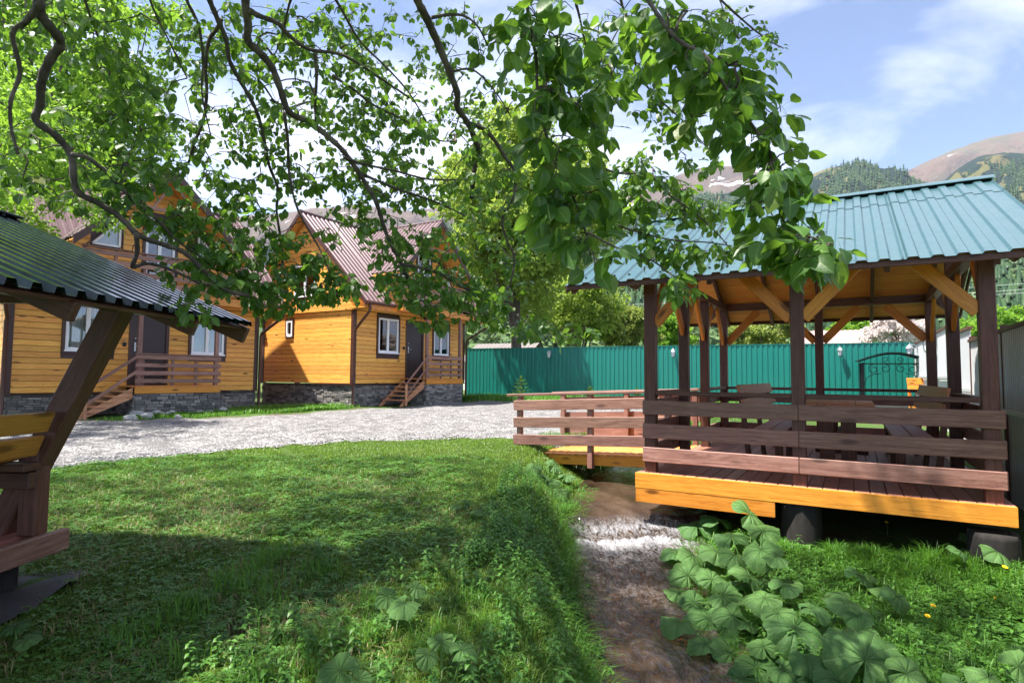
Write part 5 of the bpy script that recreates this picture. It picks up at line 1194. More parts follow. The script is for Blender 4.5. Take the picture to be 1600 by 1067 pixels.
# leaf clusters: (x, y, rx, ry, depth, clusters)
CL = [(60, 30, 70, 45, 3.0, 26), (160, 60, 80, 60, 3.4, 34), (120, 170, 80, 60, 3.6, 26), (215, 150, 60, 70, 3.6, 30), (180, 245, 70, 40, 3.4, 26), (260, 60, 60, 60, 3.8, 26), (350, 40, 70, 45, 4.2, 26), (345, 130, 50, 60, 4.2, 26), (270, 210, 50, 50, 4.0, 20), (235, 275, 60, 40, 3.6, 24),
      (420, 90, 60, 60, 4.2, 26), (475, 40, 60, 40, 4.2, 26), (540, 40, 60, 40, 4.4, 22), (520, 120, 60, 50, 4.2, 28), (590, 130, 60, 50, 4.4, 24), (650, 170, 50, 40, 4.6, 20), (560, 190, 60, 35, 4.4, 22), (620, 215, 60, 35, 4.6, 22), (600, 60, 60, 50, 5.0, 20), (680, 40, 40, 40, 5.0, 14),
      (420, 180, 40, 40, 4.4, 18), (470, 160, 40, 30, 4.0, 16), (440, 250, 40, 40, 4.4, 20), (390, 215, 40, 50, 4.2, 18), (360, 270, 50, 35, 4.2, 24), (320, 320, 55, 35, 3.9, 28), (270, 345, 50, 30, 3.8, 24), (200, 310, 40, 30, 3.5, 14), (340, 370, 55, 35, 3.9, 36), (390, 330, 40, 50, 4.2, 26), (300, 420, 45, 30, 3.8, 22), (370, 425, 45, 35, 3.9, 34), (310, 480, 35, 25, 3.6, 10),
      (440, 400, 50, 45, 4.2, 44), (430, 455, 45, 32, 4.2, 46), (490, 430, 45, 38, 4.2, 36), (535, 450, 32, 28, 4.2, 22), (475, 300, 40, 30, 4.4, 14), (510, 350, 35, 30, 4.4, 12), (520, 270, 50, 25, 4.5, 22), (590, 270, 50, 30, 4.6, 22), (560, 330, 40, 25, 4.5, 14), (600, 300, 45, 25, 4.6, 18), (650, 300, 40, 25, 4.6, 18), (700, 300, 40, 30, 4.6, 18),
      (600, 375, 40, 40, 4.3, 26), (660, 385, 50, 40, 4.4, 40), (640, 440, 50, 35, 4.4, 38), (700, 440, 50, 30, 4.5, 36), (670, 490, 40, 22, 4.4, 22), (745, 465, 45, 30, 4.5, 34), (790, 440, 40, 40, 4.3, 22), (800, 380, 35, 40, 4.2, 18), (730, 370, 40, 40, 4.4, 14), (830, 510, 45, 22, 4.6, 22), (900, 520, 35, 16, 4.6, 10), (755, 500, 30, 20, 4.5, 12),
      (740, 60, 50, 50, 3.6, 16), (760, 150, 50, 50, 3.7, 20), (770, 240, 50, 40, 3.8, 22), (790, 300, 45, 40, 4.0, 22), (740, 230, 40, 40, 4.2, 12),
      (850, 40, 65, 55, 2.0, 34), (900, 110, 65, 55, 2.1, 34), (870, 190, 70, 55, 2.0, 32), (900, 270, 65, 50, 2.05, 30), (900, 335, 55, 45, 2.0, 18), (915, 390, 36, 30, 1.9, 9), (960, 60, 60, 55, 2.5, 24), (940, 170, 50, 50, 2.6, 18),
      (1020, 30, 60, 45, 2.3, 24), (1085, 60, 60, 50, 2.1, 26), (1140, 110, 55, 50, 2.0, 26), (1175, 180, 48, 45, 1.9, 22), (1205, 250, 45, 45, 1.85, 20), (1215, 320, 48, 40, 1.8, 18), (1245, 370, 42, 36, 1.78, 16), (1285, 410, 36, 34, 1.75, 13), (1100, 150, 45, 40, 2.2, 14),
      (1000, 130, 50, 50, 3.6, 22), (1040, 190, 45, 40, 3.8, 20), (1090, 240, 35, 30, 3.9, 14), (1150, 30, 55, 35, 3.8, 22), (1200, 75, 35, 25, 4.0, 12), (1000, 260, 50, 30, 3.2, 22), (1050, 300, 55, 30, 3.3, 26), (1100, 330, 40, 30, 3.3, 18), (990, 310, 40, 25, 3.2, 16), (1010, 385, 50, 25, 3.1, 14), (1060, 380, 40, 20, 3.2, 12), (1120, 390, 40, 15, 3.2, 12), (1060, 440, 35, 18, 3.1, 14), (990, 340, 40, 25, 3.2, 10),
      (450, 120, 120, 110, 5.2, 60), (620, 110, 120, 110, 5.4, 66), (560, 250, 120, 60, 5.2, 46), (330, 170, 100, 120, 5.0, 50), (700, 190, 60, 100, 5.2, 36), (100, 285, 80, 45, 3.5, 22), (30, 250, 50, 60, 3.4, 16), (1000, 60, 90, 60, 4.4, 30)]
centers = []
for x, y, rx, ry, Y, n in CL:
    for _ in range(int(n * (.88 if Y < 2.7 else 1.0))):
        a, r_ = random.uniform(0, 6.283), math.sqrt(random.random()); c = at(x + rx * r_ * math.cos(a), y + ry * r_ * math.sin(a), Y * random.uniform(.94, 1.08)); centers.append(c)
n_in = len(centers)
# unseen crown above the picture, extra leaf clusters placed to shade the ground
rg = random.Random(3); hid = []
for X, Y, dz in ((-3.6, .6, 1.6), (-4.6, 2.6, 1.4), (-3.2, 4.4, 1.3), (-1.6, 5.2, 1.2), (.2, 4.2, 1.4), (1.6, 3.0, 1.5), (2.2, 1.2, 1.8), (-.6, 2.4, 1.9), (-5.0, .4, 1.8), (-2.0, 2.6, 1.6), (-3.6, 6.4, 1.1), (.8, 5.4, 1.1), (-5.6, 6.2, 1.0), (-1.8, 7.2, .9), (-7.0, 4.6, 1.0)):
    tz = .72 * Y + .9 + dz + HC; e = Vector((X, Y, tz)); a_ = trunk_top.lerp(e, .45) + Vector((rg.uniform(-.3, .3), rg.uniform(-.3, .3), .75)); sp = smooth_path([trunk_top - Vector((0, 0, .1)), trunk_top.lerp(a_, .5) + Vector((0, 0, .3)), a_, a_.lerp(e, .55) + Vector((rg.uniform(-.2, .2), 0, .25)), e], 5)
    MB().tube([p - PO for p in sp], list(np.linspace(.055, .012, len(sp))), 7).build('branch', M['bark'], pear, smooth=True); hid += [tuple(p) for p in sp[6:]]
for n_, x0, x1, y0, y1 in ((520, -5.6, 1.4, .6, 6.3), (700, -2.2, 1.3, 1.6, 6.4), (900, 1.2, 4.6, 1.6, 6.0), (950, -6.5, .7, 5.0, 8.7)):
    tries = 0
    while n_ > 0 and tries < 60000:
        tries += 1; gx_, gy_ = rg.uniform(x0, x1), rg.uniform(y0, y1); h_ = rg.uniform(2.4, 9.4); X, Y = gx_ - .395 * h_, gy_ - .115 * h_; zr = h_ - 1.35
        if zr < .72 * max(Y, .1) + .55 or zr > .72 * max(Y, 0) + 4.0 or Y > 7.9 or Y < -2.5 or (Y > 3.5 and X > 1.4): continue
        centers.append(Vector((X, Y, zr + HC))); n_ -= 1
CC = np.array([tuple(c) for c in centers]); tw = MB(); HID = np.array(hid)
LP, LD, LS, LV = [], [], [], []
def grow(nodes, idx):
    """join every cluster to the nearest wood already there, nearest ones first, so twigs branch from twigs"""
    N = [tuple(p) for p in nodes]; P = CC[idx]; A = np.array(N); d0 = np.array([np.min(np.linalg.norm(A - c, axis=1)) for c in P]); order = np.argsort(d0)
    buf = np.empty((len(N) + len(idx), 3)); buf[:len(N)] = A; n_ = len(N); par = {}; own = {}; cnt = {}
    for q in order:
        c = P[q]; j = int(np.argmin(np.linalg.norm(buf[:n_] - c, axis=1))); par[idx[q]] = j; buf[n_] = c; own[n_] = idx[q]; n_ += 1
    for k_ in reversed(range(len(N), n_)):
        i = own[k_]; cnt[i] = cnt.get(i, 0) + 1; j = par[i]
        if j in own: cnt[own[j]] = cnt.get(own[j], 0) + cnt[i]
    return {i: (Vector(buf[par[i]]), cnt[i]) for i in own.values()}
for p_, r_b in bpts[::3]:
    if r_b < .004: continue
    d_ = Vector((random.uniform(-1, 1), random.uniform(-1, 1), random.uniform(-.6, 1))).normalized(); L_ = random.uniform(.03, .10); q_ = p_ + d_ * L_ + Vector((0, 0, -.01))
    tw.tube([p_ - PO, p_ + d_ * L_ * .5 + Vector((random.uniform(-.01, .01), 0, .006)) - PO, q_ - PO], [.0045, .0035, .002], 4, False)
links = grow(BP, list(range(n_in))); links.update(grow(HID, list(range(n_in, len(CC)))))
for i, c in enumerate(CC):
    b_, sub = links[i]; c_ = Vector(c); L = (c_ - b_).length
    mid = b_.lerp(c_, .5) + Vector((random.uniform(-.2, .2) * L, random.uniform(-.2, .2) * L, .10 * L))
    r = min(.011, .0016 * (1 + sub) ** .42) if i < n_in else min(.014, .002 * (1 + sub) ** .45)
    tw.tube([p - PO for p in (b_, b_.lerp(mid, .55) + Vector((0, 0, .02 * L)), mid, mid.lerp(c_, .55), c_)], [r, r * .9, r * .85, r * .75, r * .6], 4, False)
    near_ = (c[1] < 2.75 and i < n_in)
    base = .076 if near_ else (.066 if random.random() < .6 else .045)
    k = random.randint(5, 8) if not near_ else random.randint(3, 5)
    if i >= n_in: k = 8; base = .085
    for _ in range(k):
        az = random.uniform(0, 6.283); el = -abs(random.gauss(.75, .45)); d = Vector((math.cos(az) * math.cos(el), math.sin(az) * math.cos(el), math.sin(el)))
        t_ = random.random(); s_l = base * random.uniform(.6, 1.15); p0 = c_.lerp(mid, .35 * t_) + d * s_l * .55 + Vector((random.uniform(-1, 1), random.uniform(-1, 1), random.uniform(-1, 1))) * (.022 if i < n_in else .12)
        LP.append(tuple(p0)); LD.append(tuple(d)); LS.append(s_l); LV.append(random.randrange(4))
o = tw.build('twigs', M['bark'], pear); o['kind'] = 'stuff'
LP, LD, LS, LV = np.array(LP), np.array(LD), np.array(LS), np.array(LV)
up = RNG.normal(size=LD.shape) * .55 + np.array([0, -.25, 1.0]); LR = frames(LD, up)
u, v = project(LP); vis = (u > -20) & (u < 1620) & (v > -20) & (v < 1087) & (LP[:, 1] > .8)
size = np.where(vis, LS / LP[:, 1].clip(.5), 0); big = np.argsort(-size)[:300]; isbig = np.zeros(len(LP), bool); isbig[big] = True
MIDV = np.array([abs(i % 3 - 1) for i in range(18)] + [.3] * 4, np.float32)
LM = [np_mesh('leaf', t[0], t[1], M['leaf'], True) for t in LT]
for me in LM: me.attributes.new('mid', 'FLOAT', 'POINT').data.foreach_set('value', MIDV)
for i in big:
    R = Matrix(((*LR[i][0] * LS[i], LP[i][0] - PO.x), (*LR[i][1] * LS[i], LP[i][1] - PO.y), (*LR[i][2] * LS[i], LP[i][2] - PO.z), (0, 0, 0, 1)))
    link('leaf', LM[LV[i]], None, pear, R)
parts = []
for q in range(4):
    s = (~isbig) & (LV == q); parts.append(place(*LT[q], LP[s] - np.array(PO), LR[s], LS[s]))
V, T = merge(parts); me = np_mesh('crown', V, T, M['leaf'], True); me.attributes.new('mid', 'FLOAT', 'POINT').data.foreach_set('value', np.tile(MIDV, len(V) // 22)); o = link('crown', me, None, pear); o['kind'] = 'stuff'

# ---- distant and middle trees
def tree(name, label, X, Y, zb, trunk_h, crown_c, crown_r, n_clump, n_leaf, leaf, mat, r_tr=.25, seed=1, clump=.24, group=None, squash=1.0, bark='bark2'):
    rg = np.random.default_rng(seed); r = empty(name, (X, Y, zb)); tag(r, label, 'tree', group)
    C = []; cc = np.array(crown_c, float); cr = np.array(crown_r, float)
    while len(C) < n_clump:
        d = rg.normal(size=3); d /= np.linalg.norm(d); rad = rg.uniform(.35, 1.0) ** .6; p = d * rad
        if p[2] < -.75: continue
        lump = 1 + .22 * math.sin(3.1 * d[0] + seed) * math.cos(2.7 * d[1] - seed) + .14 * math.sin(5 * d[2] + 2 * seed + 4 * d[0])
        C.append(cc + p * cr * lump)
    C = np.array(C); P = []; D = []; S = []
    for c in C:
        k = int(n_leaf * rg.uniform(.6, 1.4)); d = rg.normal(size=(k, 3)); d /= np.linalg.norm(d, axis=1, keepdims=True)
        q = d * (rg.random((k, 1)) ** .45) * np.array([1, 1, .62 * squash]) * clump * cr.min() * rg.uniform(.7, 1.3); P.append(c + q); D.append(d + rg.normal(size=(k, 3)) * .5 + np.array([0, 0, -.5])); S.append(leaf * rg.uniform(.6, 1.3, k))
    P, D, S = np.concatenate(P), np.concatenate(D), np.concatenate(S)
    TV = np.array([(0, 0, 0), (.45, -.36, .07), (1, 0, -.06), (.45, .36, .07)], float); TT = np.array([(0, 1, 2), (0, 2, 3)])
    V, T = place(TV, TT, P, frames(D, rg.normal(size=D.shape)), S); o = link('crown', np_mesh('crown', V, T, mat), None, r); o['kind'] = 'stuff'
    m = MB(); top = cc[2] + cr[2] * .35
    pts = [(.0, 0, -.5), (.03, .02, trunk_h * .5), (cc[0] * .3, cc[1] * .3, trunk_h), (cc[0] * .7, cc[1] * .7, (trunk_h + top) / 2), (cc[0], cc[1], top)]
    m.tube(smooth_path(pts, 4), list(np.linspace(r_tr * 1.15, r_tr * .25, 17)), 9)
    for c in C[rg.choice(len(C), min(26, len(C)), False)]:
        z0 = rg.uniform(trunk_h * .8, top * .9); a = Vector((cc[0] * z0 / top * .6, cc[1] * z0 / top * .6, z0)); b = Vector(c); mid = a.lerp(b, .5) + Vector((0, 0, -.1 * (b - a).length + .3))
        m.tube([a, mid, b], [r_tr * .32, r_tr * .2, r_tr * .06], 5, False)
    m.build('trunk', M[bark], r, smooth=True); return r
def tree_px(name, label, px, pbase, Y, top, half_w, mat, n_clump, n_leaf, leaf, seed, trunk_frac=.25, low=None, **kw):
    X = ray(px, 560)[0] * Y; zb = gz(min(max(X, -60), 60), Y) if Y < 60 else HC - 1.0
    zt = at(px, top, Y).z; h = zt - zb; lo = (at(px, low, Y).z - zb) if low else h * .25; hw = half_w * Y / FPX
    return tree(name, label, X, Y, zb, h * trunk_frac, (0, 0, (lo + h) / 2), (hw, hw, (h - lo) / 2), n_clump, n_leaf, leaf, M[mat], seed=seed, **kw)
tree_px('maple_tree', 'tall bright green maple behind the green fence beside the farther house', 806, 545, 28.8, 165, 122, 'maple', 250, 190, .22, 5, .22, 520, r_tr=.33, clump=.20)
tree_px('ash_tree', 'dense fresh green tree behind the nearer house, second from the picture edge', 150, 560, 27, -40, 120, 'linden', 150, 120, .22, 7, .2, 380, r_tr=.3, clump=.20)
tree_px('ash_tree', 'tallest fresh green tree at the picture edge behind the nearer house', 10, 560, 24, -130, 170, 'linden', 190, 130, .21, 8, .2, 400, r_tr=.34, clump=.17)
tree_px('ash_tree', 'leafy green tree reaching in at the picture edge in front of the nearer house roof', -120, 560, 11.5, 70, 240, 'linden', 150, 170, .10, 9, .2, 410, r_tr=.14, clump=.22)
tree_px('broadleaf_tree', 'light green tree just right of the tall maple behind the fence', 905, 560, 36, 420, 62, 'maple', 90, 150, .22, 11, .2, 545, r_tr=.2, clump=.26)
tree_px('willow_bush', 'yellow-green bush above the fence beside the gazebo corner post', 978, 560, 38, 478, 48, 'willow', 70, 150, .20, 12, .15, 548, r_tr=.12, clump=.28)
tree_px('willow_bush', 'round green bush seen through the open side of the gazebo', 1048, 560, 40, 490, 36, 'linden', 60, 140, .20, 13, .15, 548, r_tr=.12, clump=.28)
tree_px('willow_bush', 'wide yellow-green bush behind the fence left of the pinkish roof', 1185, 560, 42, 488, 62, 'willow', 90, 150, .22, 14, .15, 548, r_tr=.2, clump=.26)
tree_px('willow_bush', 'green bush behind the fence between the pinkish roof and the blossom', 1345, 560, 44, 490, 40, 'linden', 60, 140, .22, 15, .15, 548, r_tr=.15, clump=.28)
tree_px('blossom_tree', 'white blossoming fruit tree behind the iron canopy', 1405, 560, 27, 492, 48, 'blossom', 80, 150, .12, 16, .2, 545, r_tr=.12, clump=.26)
tree_px('broadleaf_tree', 'small green tree above the grey fence near the picture edge', 1560, 560, 60, 470, 55, 'linden', 70, 140, .3, 17, .2, 548, r_tr=.2, clump=.26)
tree_px('broadleaf_tree', 'dark green tree in the gap between the two orange houses', 465, 560, 40, 430, 60, 'linden', 80, 150, .26, 18, .2, 540, r_tr=.2, clump=.26)

# ================================================================ ground cover
def blades(P, h, w, lean, yaw):
    """curved tapering blades: 5 points, 3 triangles each"""
    n = len(P); c, s = np.cos(yaw), np.sin(yaw); sx, sy = -s * w / 2, c * w / 2
    z0 = np.zeros(n); dx, dy = c * lean * h, s * lean * h
    V = np.empty((n, 5, 3))
    V[:, 0] = P + np.stack([sx, sy, z0 - .01], 1); V[:, 1] = P - np.stack([sx, sy, z0 + .01], 1)
    mid = P + np.stack([dx * .35, dy * .35, h * .62], 1); V[:, 2] = mid + np.stack([sx, sy, z0], 1) * .75; V[:, 3] = mid - np.stack([sx, sy, z0], 1) * .75
    V[:, 4] = P + np.stack([dx, dy, h * (1 - .35 * np.minimum(lean, 1.2))], 1)
    T = np.array([(0, 1, 3), (0, 3, 2), (2, 3, 4)])
    return V.reshape(-1, 3), (T[None] + (np.arange(n) * 5)[:, None, None]).reshape(-1, 3)
def in_view(x, y, z, m=60):
    u, v = project(np.stack([x, y, z], 1)); return (u > -m) & (u < 1600 + m) & (v < 1067 + m * 3) & (y > 1.2)
def scatter(n, x0, x1, y0, y1, rg, yp=1.0):
    x = rg.uniform(x0, x1, n); y = y0 + (y1 - y0) * rg.random(n) ** yp; z = ground(x, y) + HC
    k = in_view(x, y, z) & ~in_gravel(x, y); return x[k], y[k], z[k]
def water_gap(x, y): return np.abs(x - stream_x(y)) - stream_w(y)
def bare(x, y): return vnoise(x, y, 1.15, 4.4) + .4 * vnoise(x, y, 3.3, 2.0)
def shel(x, y): return (x < SX + .12) & (y < SY + .02) & (y > SY - 2.45)
rg = np.random.default_rng(21)
parts = []
x, y, z = scatter(430000, -9, 1.2, 1.8, 11.4, rg, 1.55)
g_ = water_gap(x, y); k = (g_ > -.05) & (x < stream_x(y)) & ~shel(x, y)
k &= rg.random(len(x)) < np.clip(1.15 - 1.15 * ss(.15, .75, bare(x, y) + .35 * ss(-1.5, -3.2, x) * ss(6.0, 3.5, y)) * ss(.3, -1.2, x), .10, 1)
x, y, z, g_ = x[k], y[k], z[k], g_[k]
tall = ss(1.7, .2, g_) * .8 + .28 * ss(5.4, 2.6, y) * ss(-2.4, -.4, x)
h = (rg.uniform(.018, .045, len(x)) + tall * rg.uniform(.02, .11, len(x))) * (1 + .12 * (y > 6)); w = rg.uniform(.0035, .0065, len(x)) * (1 + .16 * np.clip(y - 3, 0, 8))
parts.append(blades(np.stack([x, y, z], 1), h, w, rg.uniform(.2, 1.3, len(x)), rg.uniform(0, 6.283, len(x))))
V, T = merge(parts); NB = len(T)
tag(link('lawn_grass', np_mesh('lawn_grass', V, T, M['grass'])), 'short green lawn grass in front of the gravel yard', 'grass', kind='stuff')
# longer grass: both banks, tufts in the lawn, along the fence and the house walls
parts = []
x, y, z = scatter(120000, -.9, 6.5, 1.8, 8.2, rg, 1.1); g_ = water_gap(x, y); right = x > stream_x(y)
gl = GP(0, 0, 0); under = ((x - GX) * math.cos(GA) + (y - GY) * math.sin(GA) > .0) & ((-(x - GX) * math.sin(GA) + (y - GY) * math.cos(GA)) > -.05)
k = (g_ > -.06) & ~under & (right | (g_ < .75)) & (rg.random(len(x)) < np.where(right, np.clip(.55 + .9 * vnoise(x, y, 1.6, 5), .08, 1), .40))
x, y, z, right = x[k], y[k], z[k], right[k]
h = rg.uniform(.04, .15, len(x)) * np.where(right, 1.0 + .45 * vnoise(x, y, 2.2, 8), 1.0); w = rg.uniform(.004, .008, len(x)) * (1 + .10 * np.clip(y - 3, 0, 8))
parts.append(blades(np.stack([x, y, z], 1), h, w, rg.uniform(.3, 1.7, len(x)), rg.uniform(0, 6.283, len(x))))
for _ in range(46):
    a = rg.uniform(0, 1); cx, cy = (rg.uniform(-2.0, .5), rg.uniform(2.2, 4.4)) if a < .72 else (rg.uniform(1.9, 4.4), rg.uniform(2.6, 5.2)); n = rg.integers(60, 150)
    x = cx + rg.normal(0, .07, n); y = cy + rg.normal(0, .07, n)
    if abs(cx - stream_x(cy)) < stream_w(cy) + .15: continue
    parts.append(blades(np.stack([x, y, ground(x, y) + HC], 1), rg.uniform(.06, .17, n), rg.uniform(.004, .007, n), rg.uniform(.25, 1.1, n), rg.uniform(0, 6.283, n)))
n = 5200; y = rg.uniform(2.4, 8.6, n); sd = rg.choice((-1, 1), n); x = stream_x(y) + sd * (stream_w(y) + rg.uniform(.06, .30, n)); z = ground(x, y) + HC
k = ~((sd > 0) & (y > 7.0)); x, y, z, sd = x[k], y[k], z[k], sd[k]; n = len(x)
parts.append(blades(np.stack([x, y, z], 1), rg.uniform(.08, .24, n), rg.uniform(.004, .008, n), rg.uniform(.5, 1.5, n), np.where(sd > 0, math.pi, 0) + rg.normal(0, .9, n)))
def strip(P0, P1, wd, n, h0, h1, ww=.012):
    t = rg.random(n); d = rg.normal(0, wd, n); x = P0[0] + (P1[0] - P0[0]) * t + d * .5; y = P0[1] + (P1[1] - P0[1]) * t + d
    parts.append(blades(np.stack([x, y, ground(x, y) + HC], 1), rg.uniform(h0, h1, n), rg.uniform(ww * .7, ww * 1.4, n), rg.uniform(.2, 1.1, n), rg.uniform(0, 6.283, n)))
strip((-2.2, 25.6), (9.5, 21.6), .8, 9000, .10, .38, .020); strip((-8.2, 15.6), (-5.7, 17.6), .7, 12000, .05, .18, .014); strip((-9.0, 15.0), (-6.9, 16.2), .6, 9000, .04, .14, .013); strip((-7.8, 17.4), (-5.9, 18.6), .5, 5000, .06, .24, .014)
strip((-3.4, 21.6), (-1.8, 24.2), .4, 3000, .08, .28, .016); strip((-11.5, 13.3), (-10.9, 14.2), .25, 1500, .08, .25, .014); strip((2.6, 12.6), (6.6, 15.0), 1.0, 9000, .04, .13, .012); strip((.5, 11.2), (1.9, 10.0), .25, 2500, .04, .14, .01)
t = rg.random(5200); u_ = 1.9 + 1.5 * t; v_ = -.18 - np.abs(rg.normal(0, .22, 5200)); x = GX + u_ * math.cos(GA) - v_ * math.sin(GA); y = GY + u_ * math.sin(GA) + v_ * math.cos(GA)
parts.append(blades(np.stack([x, y, ground(x, y) + HC], 1), rg.uniform(.12, .34, 5200) * (.6 + .5 * vnoise(x, y, 3.0) ** 2), rg.uniform(.005, .009, 5200), rg.uniform(.3, 1.3, 5200), rg.uniform(0, 6.283, 5200)))
strip((2.4, 9.6), (1.5, 11.4), .3, 2500, .06, .2, .012)
V, T = merge(parts)
tag(link('tall_grass', np_mesh('tall_grass', V, T, M['tallgrass'])), 'longer lush grass on the stream banks and along walls and fence', 'grass', kind='stuff')
x, y, z = scatter(16000, -5.0, -.2, 2.0, 7.0, rg); k = (bare(x, y) + .35 * ss(-1.5, -3.2, x) > .1) & ~shel(x, y); x, y, z = x[k], y[k], z[k]
xr, yr, zr = scatter(2600, 1.9, 4.8, 3.6, 6.0, rg); k = (vnoise(xr, yr, 2.0, 7) > .3) & (water_gap(xr, yr) > .3); x, y, z = [np.concatenate(p) for p in ((x, xr[k]), (y, yr[k]), (z, zr[k]))]
V, T = blades(np.stack([x, y, z], 1), rg.uniform(.02, .09, len(x)), rg.uniform(.003, .006, len(x)), rg.uniform(.8, 1.6, len(x)), rg.uniform(0, 6.283, len(x)))
tag(link('dry_grass', np_mesh('dry_grass', V, T, M['straw'])), 'dry straw coloured grass lying in the worn lawn patches', 'grass', kind='stuff')

# weeds: templates
def lance(base, d, L, w, droop=.35, up=(0, 0, 1)):
    d = Vector(d).normalized(); s = d.cross(Vector(up))
    if s.length < .05: s = Vector((1, 0, 0))
    s.normalize(); b = Vector(base); n = s.cross(d); V = []
    for t, k in ((0, .08), (.3, .9), (.6, .8), (1, 0)):
        c = b + d * L * t - Vector((0, 0, droop * L * t * t))
        V += [c - s * w * k / 2 + n * .14 * w * k, c, c + s * w * k / 2 + n * .14 * w * k] if k else [c]
    return V, [(0, 3, 4), (0, 4, 1), (1, 4, 5), (1, 5, 2), (3, 6, 7), (3, 7, 4), (4, 7, 8), (4, 8, 5), (6, 9, 7), (7, 9, 8)]
def tmpl(items):
    V = []; T = []
    for v, t in items: k = len(V); V += [tuple(p) for p in v]; T += [tuple(i + k for i in f) for f in t]
    return np.array(V, float), np.array(T)
def t_nettle(seed):
    q = random.Random(seed); it = []; H = 1.0; st = [Vector((0, 0, 0)), Vector((.04, .02, .5)), Vector((.02, .06, 1.0))]
    for i in range(7):
        z = .18 + .82 * i / 6; L = .34 * (1.15 - .55 * z) * q.uniform(.85, 1.15)
        for k in range(2):
            a = i * math.pi / 2 + k * math.pi + q.uniform(-.3, .3); it.append(lance((.03 * z, .04 * z, z), (math.cos(a), math.sin(a), .25), L, L * .5, .5))
    m = MB().tube(st, [.018, .014, .008], 3, False); it.append((m.v, [f for a in m.f for f in ((a[0], a[1], a[2]), (a[0], a[2], a[3]))])); return tmpl(it)
def t_fern(seed):
    q = random.Random(seed); it = []
    for s in range(5):
        a0 = s * 1.26 + q.uniform(-.3, .3); e = q.uniform(.35, .9); R = Vector((math.cos(a0) * math.cos(e), math.sin(a0) * math.cos(e), math.sin(e))); side = R.cross(Vector((0, 0, 1))).normalized()
        for i in range(1, 9):
            t = i / 8; p = R * t - Vector((0, 0, .5 * t * t)); L = .26 * (1.1 - .85 * t)
            for k in (-1, 1): v, f = lance(p, side * k + R * .5, L, L * .45, .3); it.append((v, f))
    return tmpl(it)
def t_rosette(seed):
    q = random.Random(seed); it = []
    for s in range(8):
        a = s * .785 + q.uniform(-.3, .3); e = q.uniform(.15, .8); it.append(lance((0, 0, 0), (math.cos(a), math.sin(a), math.tan(e)), q.uniform(.7, 1.0), .26, .55))
    return tmpl(it)
def t_clover(seed):
    q = random.Random(seed); it = []
    for s in range(3):
        a = s * 2.094 + q.uniform(-.2, .2); it.append(([(0, 0, 1), (.42 * math.cos(a - .7), .42 * math.sin(a - .7), 1.08), (.75 * math.cos(a - .25), .75 * math.sin(a - .25), 1.0), (.75 * math.cos(a + .25), .75 * math.sin(a + .25), 1.0), (.42 * math.cos(a + .7), .42 * math.sin(a + .7), 1.08)], [(0, 1, 2), (0, 2, 3), (0, 3, 4)]))
    return tmpl(it)
parts = []
def put(tm, n, x0, x1, y0, y1, s0, s1, cond=None, tilt=.2):
    x, y, z = scatter(n, x0, x1, y0, y1, rg); k = (water_gap(x, y) > -.02) & ~shel(x, y)
    k &= ~(((x - GX) * math.cos(GA) + (y - GY) * math.sin(GA) > -.1) & ((-(x - GX) * math.sin(GA) + (y - GY) * math.cos(GA)) > -.15))
    if cond is not None: k &= cond(x, y)
    x, y, z = x[k], y[k], z[k]; n = len(x)
    if n: parts.append(replicate(*tm, np.stack([x, y, z], 1), rg.uniform(0, 6.3, n), rg.uniform(s0, s1, n), rg.uniform(-tilt, tilt, n), rg.uniform(-tilt, tilt, n)))
leftb = lambda x, y: (x < stream_x(y)); rightb = lambda x, y: x > stream_x(y)
for s in range(3):
    put(t_nettle(s), 420, -1.5, 1.0, 2.0, 4.6, .09, .19, lambda x, y: leftb(x, y) & (vnoise(x, y, 1.4, 2 + s) + ss(1.4, .2, water_gap(x, y)) > .35))
    put(t_nettle(s + 5), 620, -.4, 1.6, 4.2, 8.9, .08, .17, lambda x, y: leftb(x, y) & (water_gap(x, y) < .95))
    put(t_nettle(s + 9), 460, 1.3, 5.2, 2.0, 6.5, .08, .20, lambda x, y: rightb(x, y) & (vnoise(x, y, 1.7, 3 + s) > -.15))
    put(t_fern(s), 150, -2.2, .8, 2.0, 5.4, .10, .20, lambda x, y: leftb(x, y) & (vnoise(x, y, 1.2, 1 + s) > -.1))
    put(t_fern(s + 4), 300, 1.4, 5.0, 2.2, 6.8, .08, .19, lambda x, y: rightb(x, y))
    put(t_rosette(s), 330, -4.5, .9, 2.0, 8.0, .045, .10, lambda x, y: leftb(x, y))
    put(t_rosette(s + 4), 420, 1.4, 5.0, 2.2, 6.8, .06, .15, lambda x, y: rightb(x, y))
    put(t_clover(s), 13000, -6.0, 1.0, 2.0, 8.5, .016, .036, lambda x, y: leftb(x, y) & (vnoise(x, y, 1.8, 6 + s) > -.25), .35)
    put(t_clover(s + 3), 6500, 1.4, 5.0, 2.2, 6.8, .02, .06, rightb, .45)
V, T = merge(parts)
tag(link('weeds', np_mesh('weeds', V, T, M['weed'])), 'clover, nettles and fern-like weeds growing in the lawn and on the banks', 'weeds', kind='stuff')

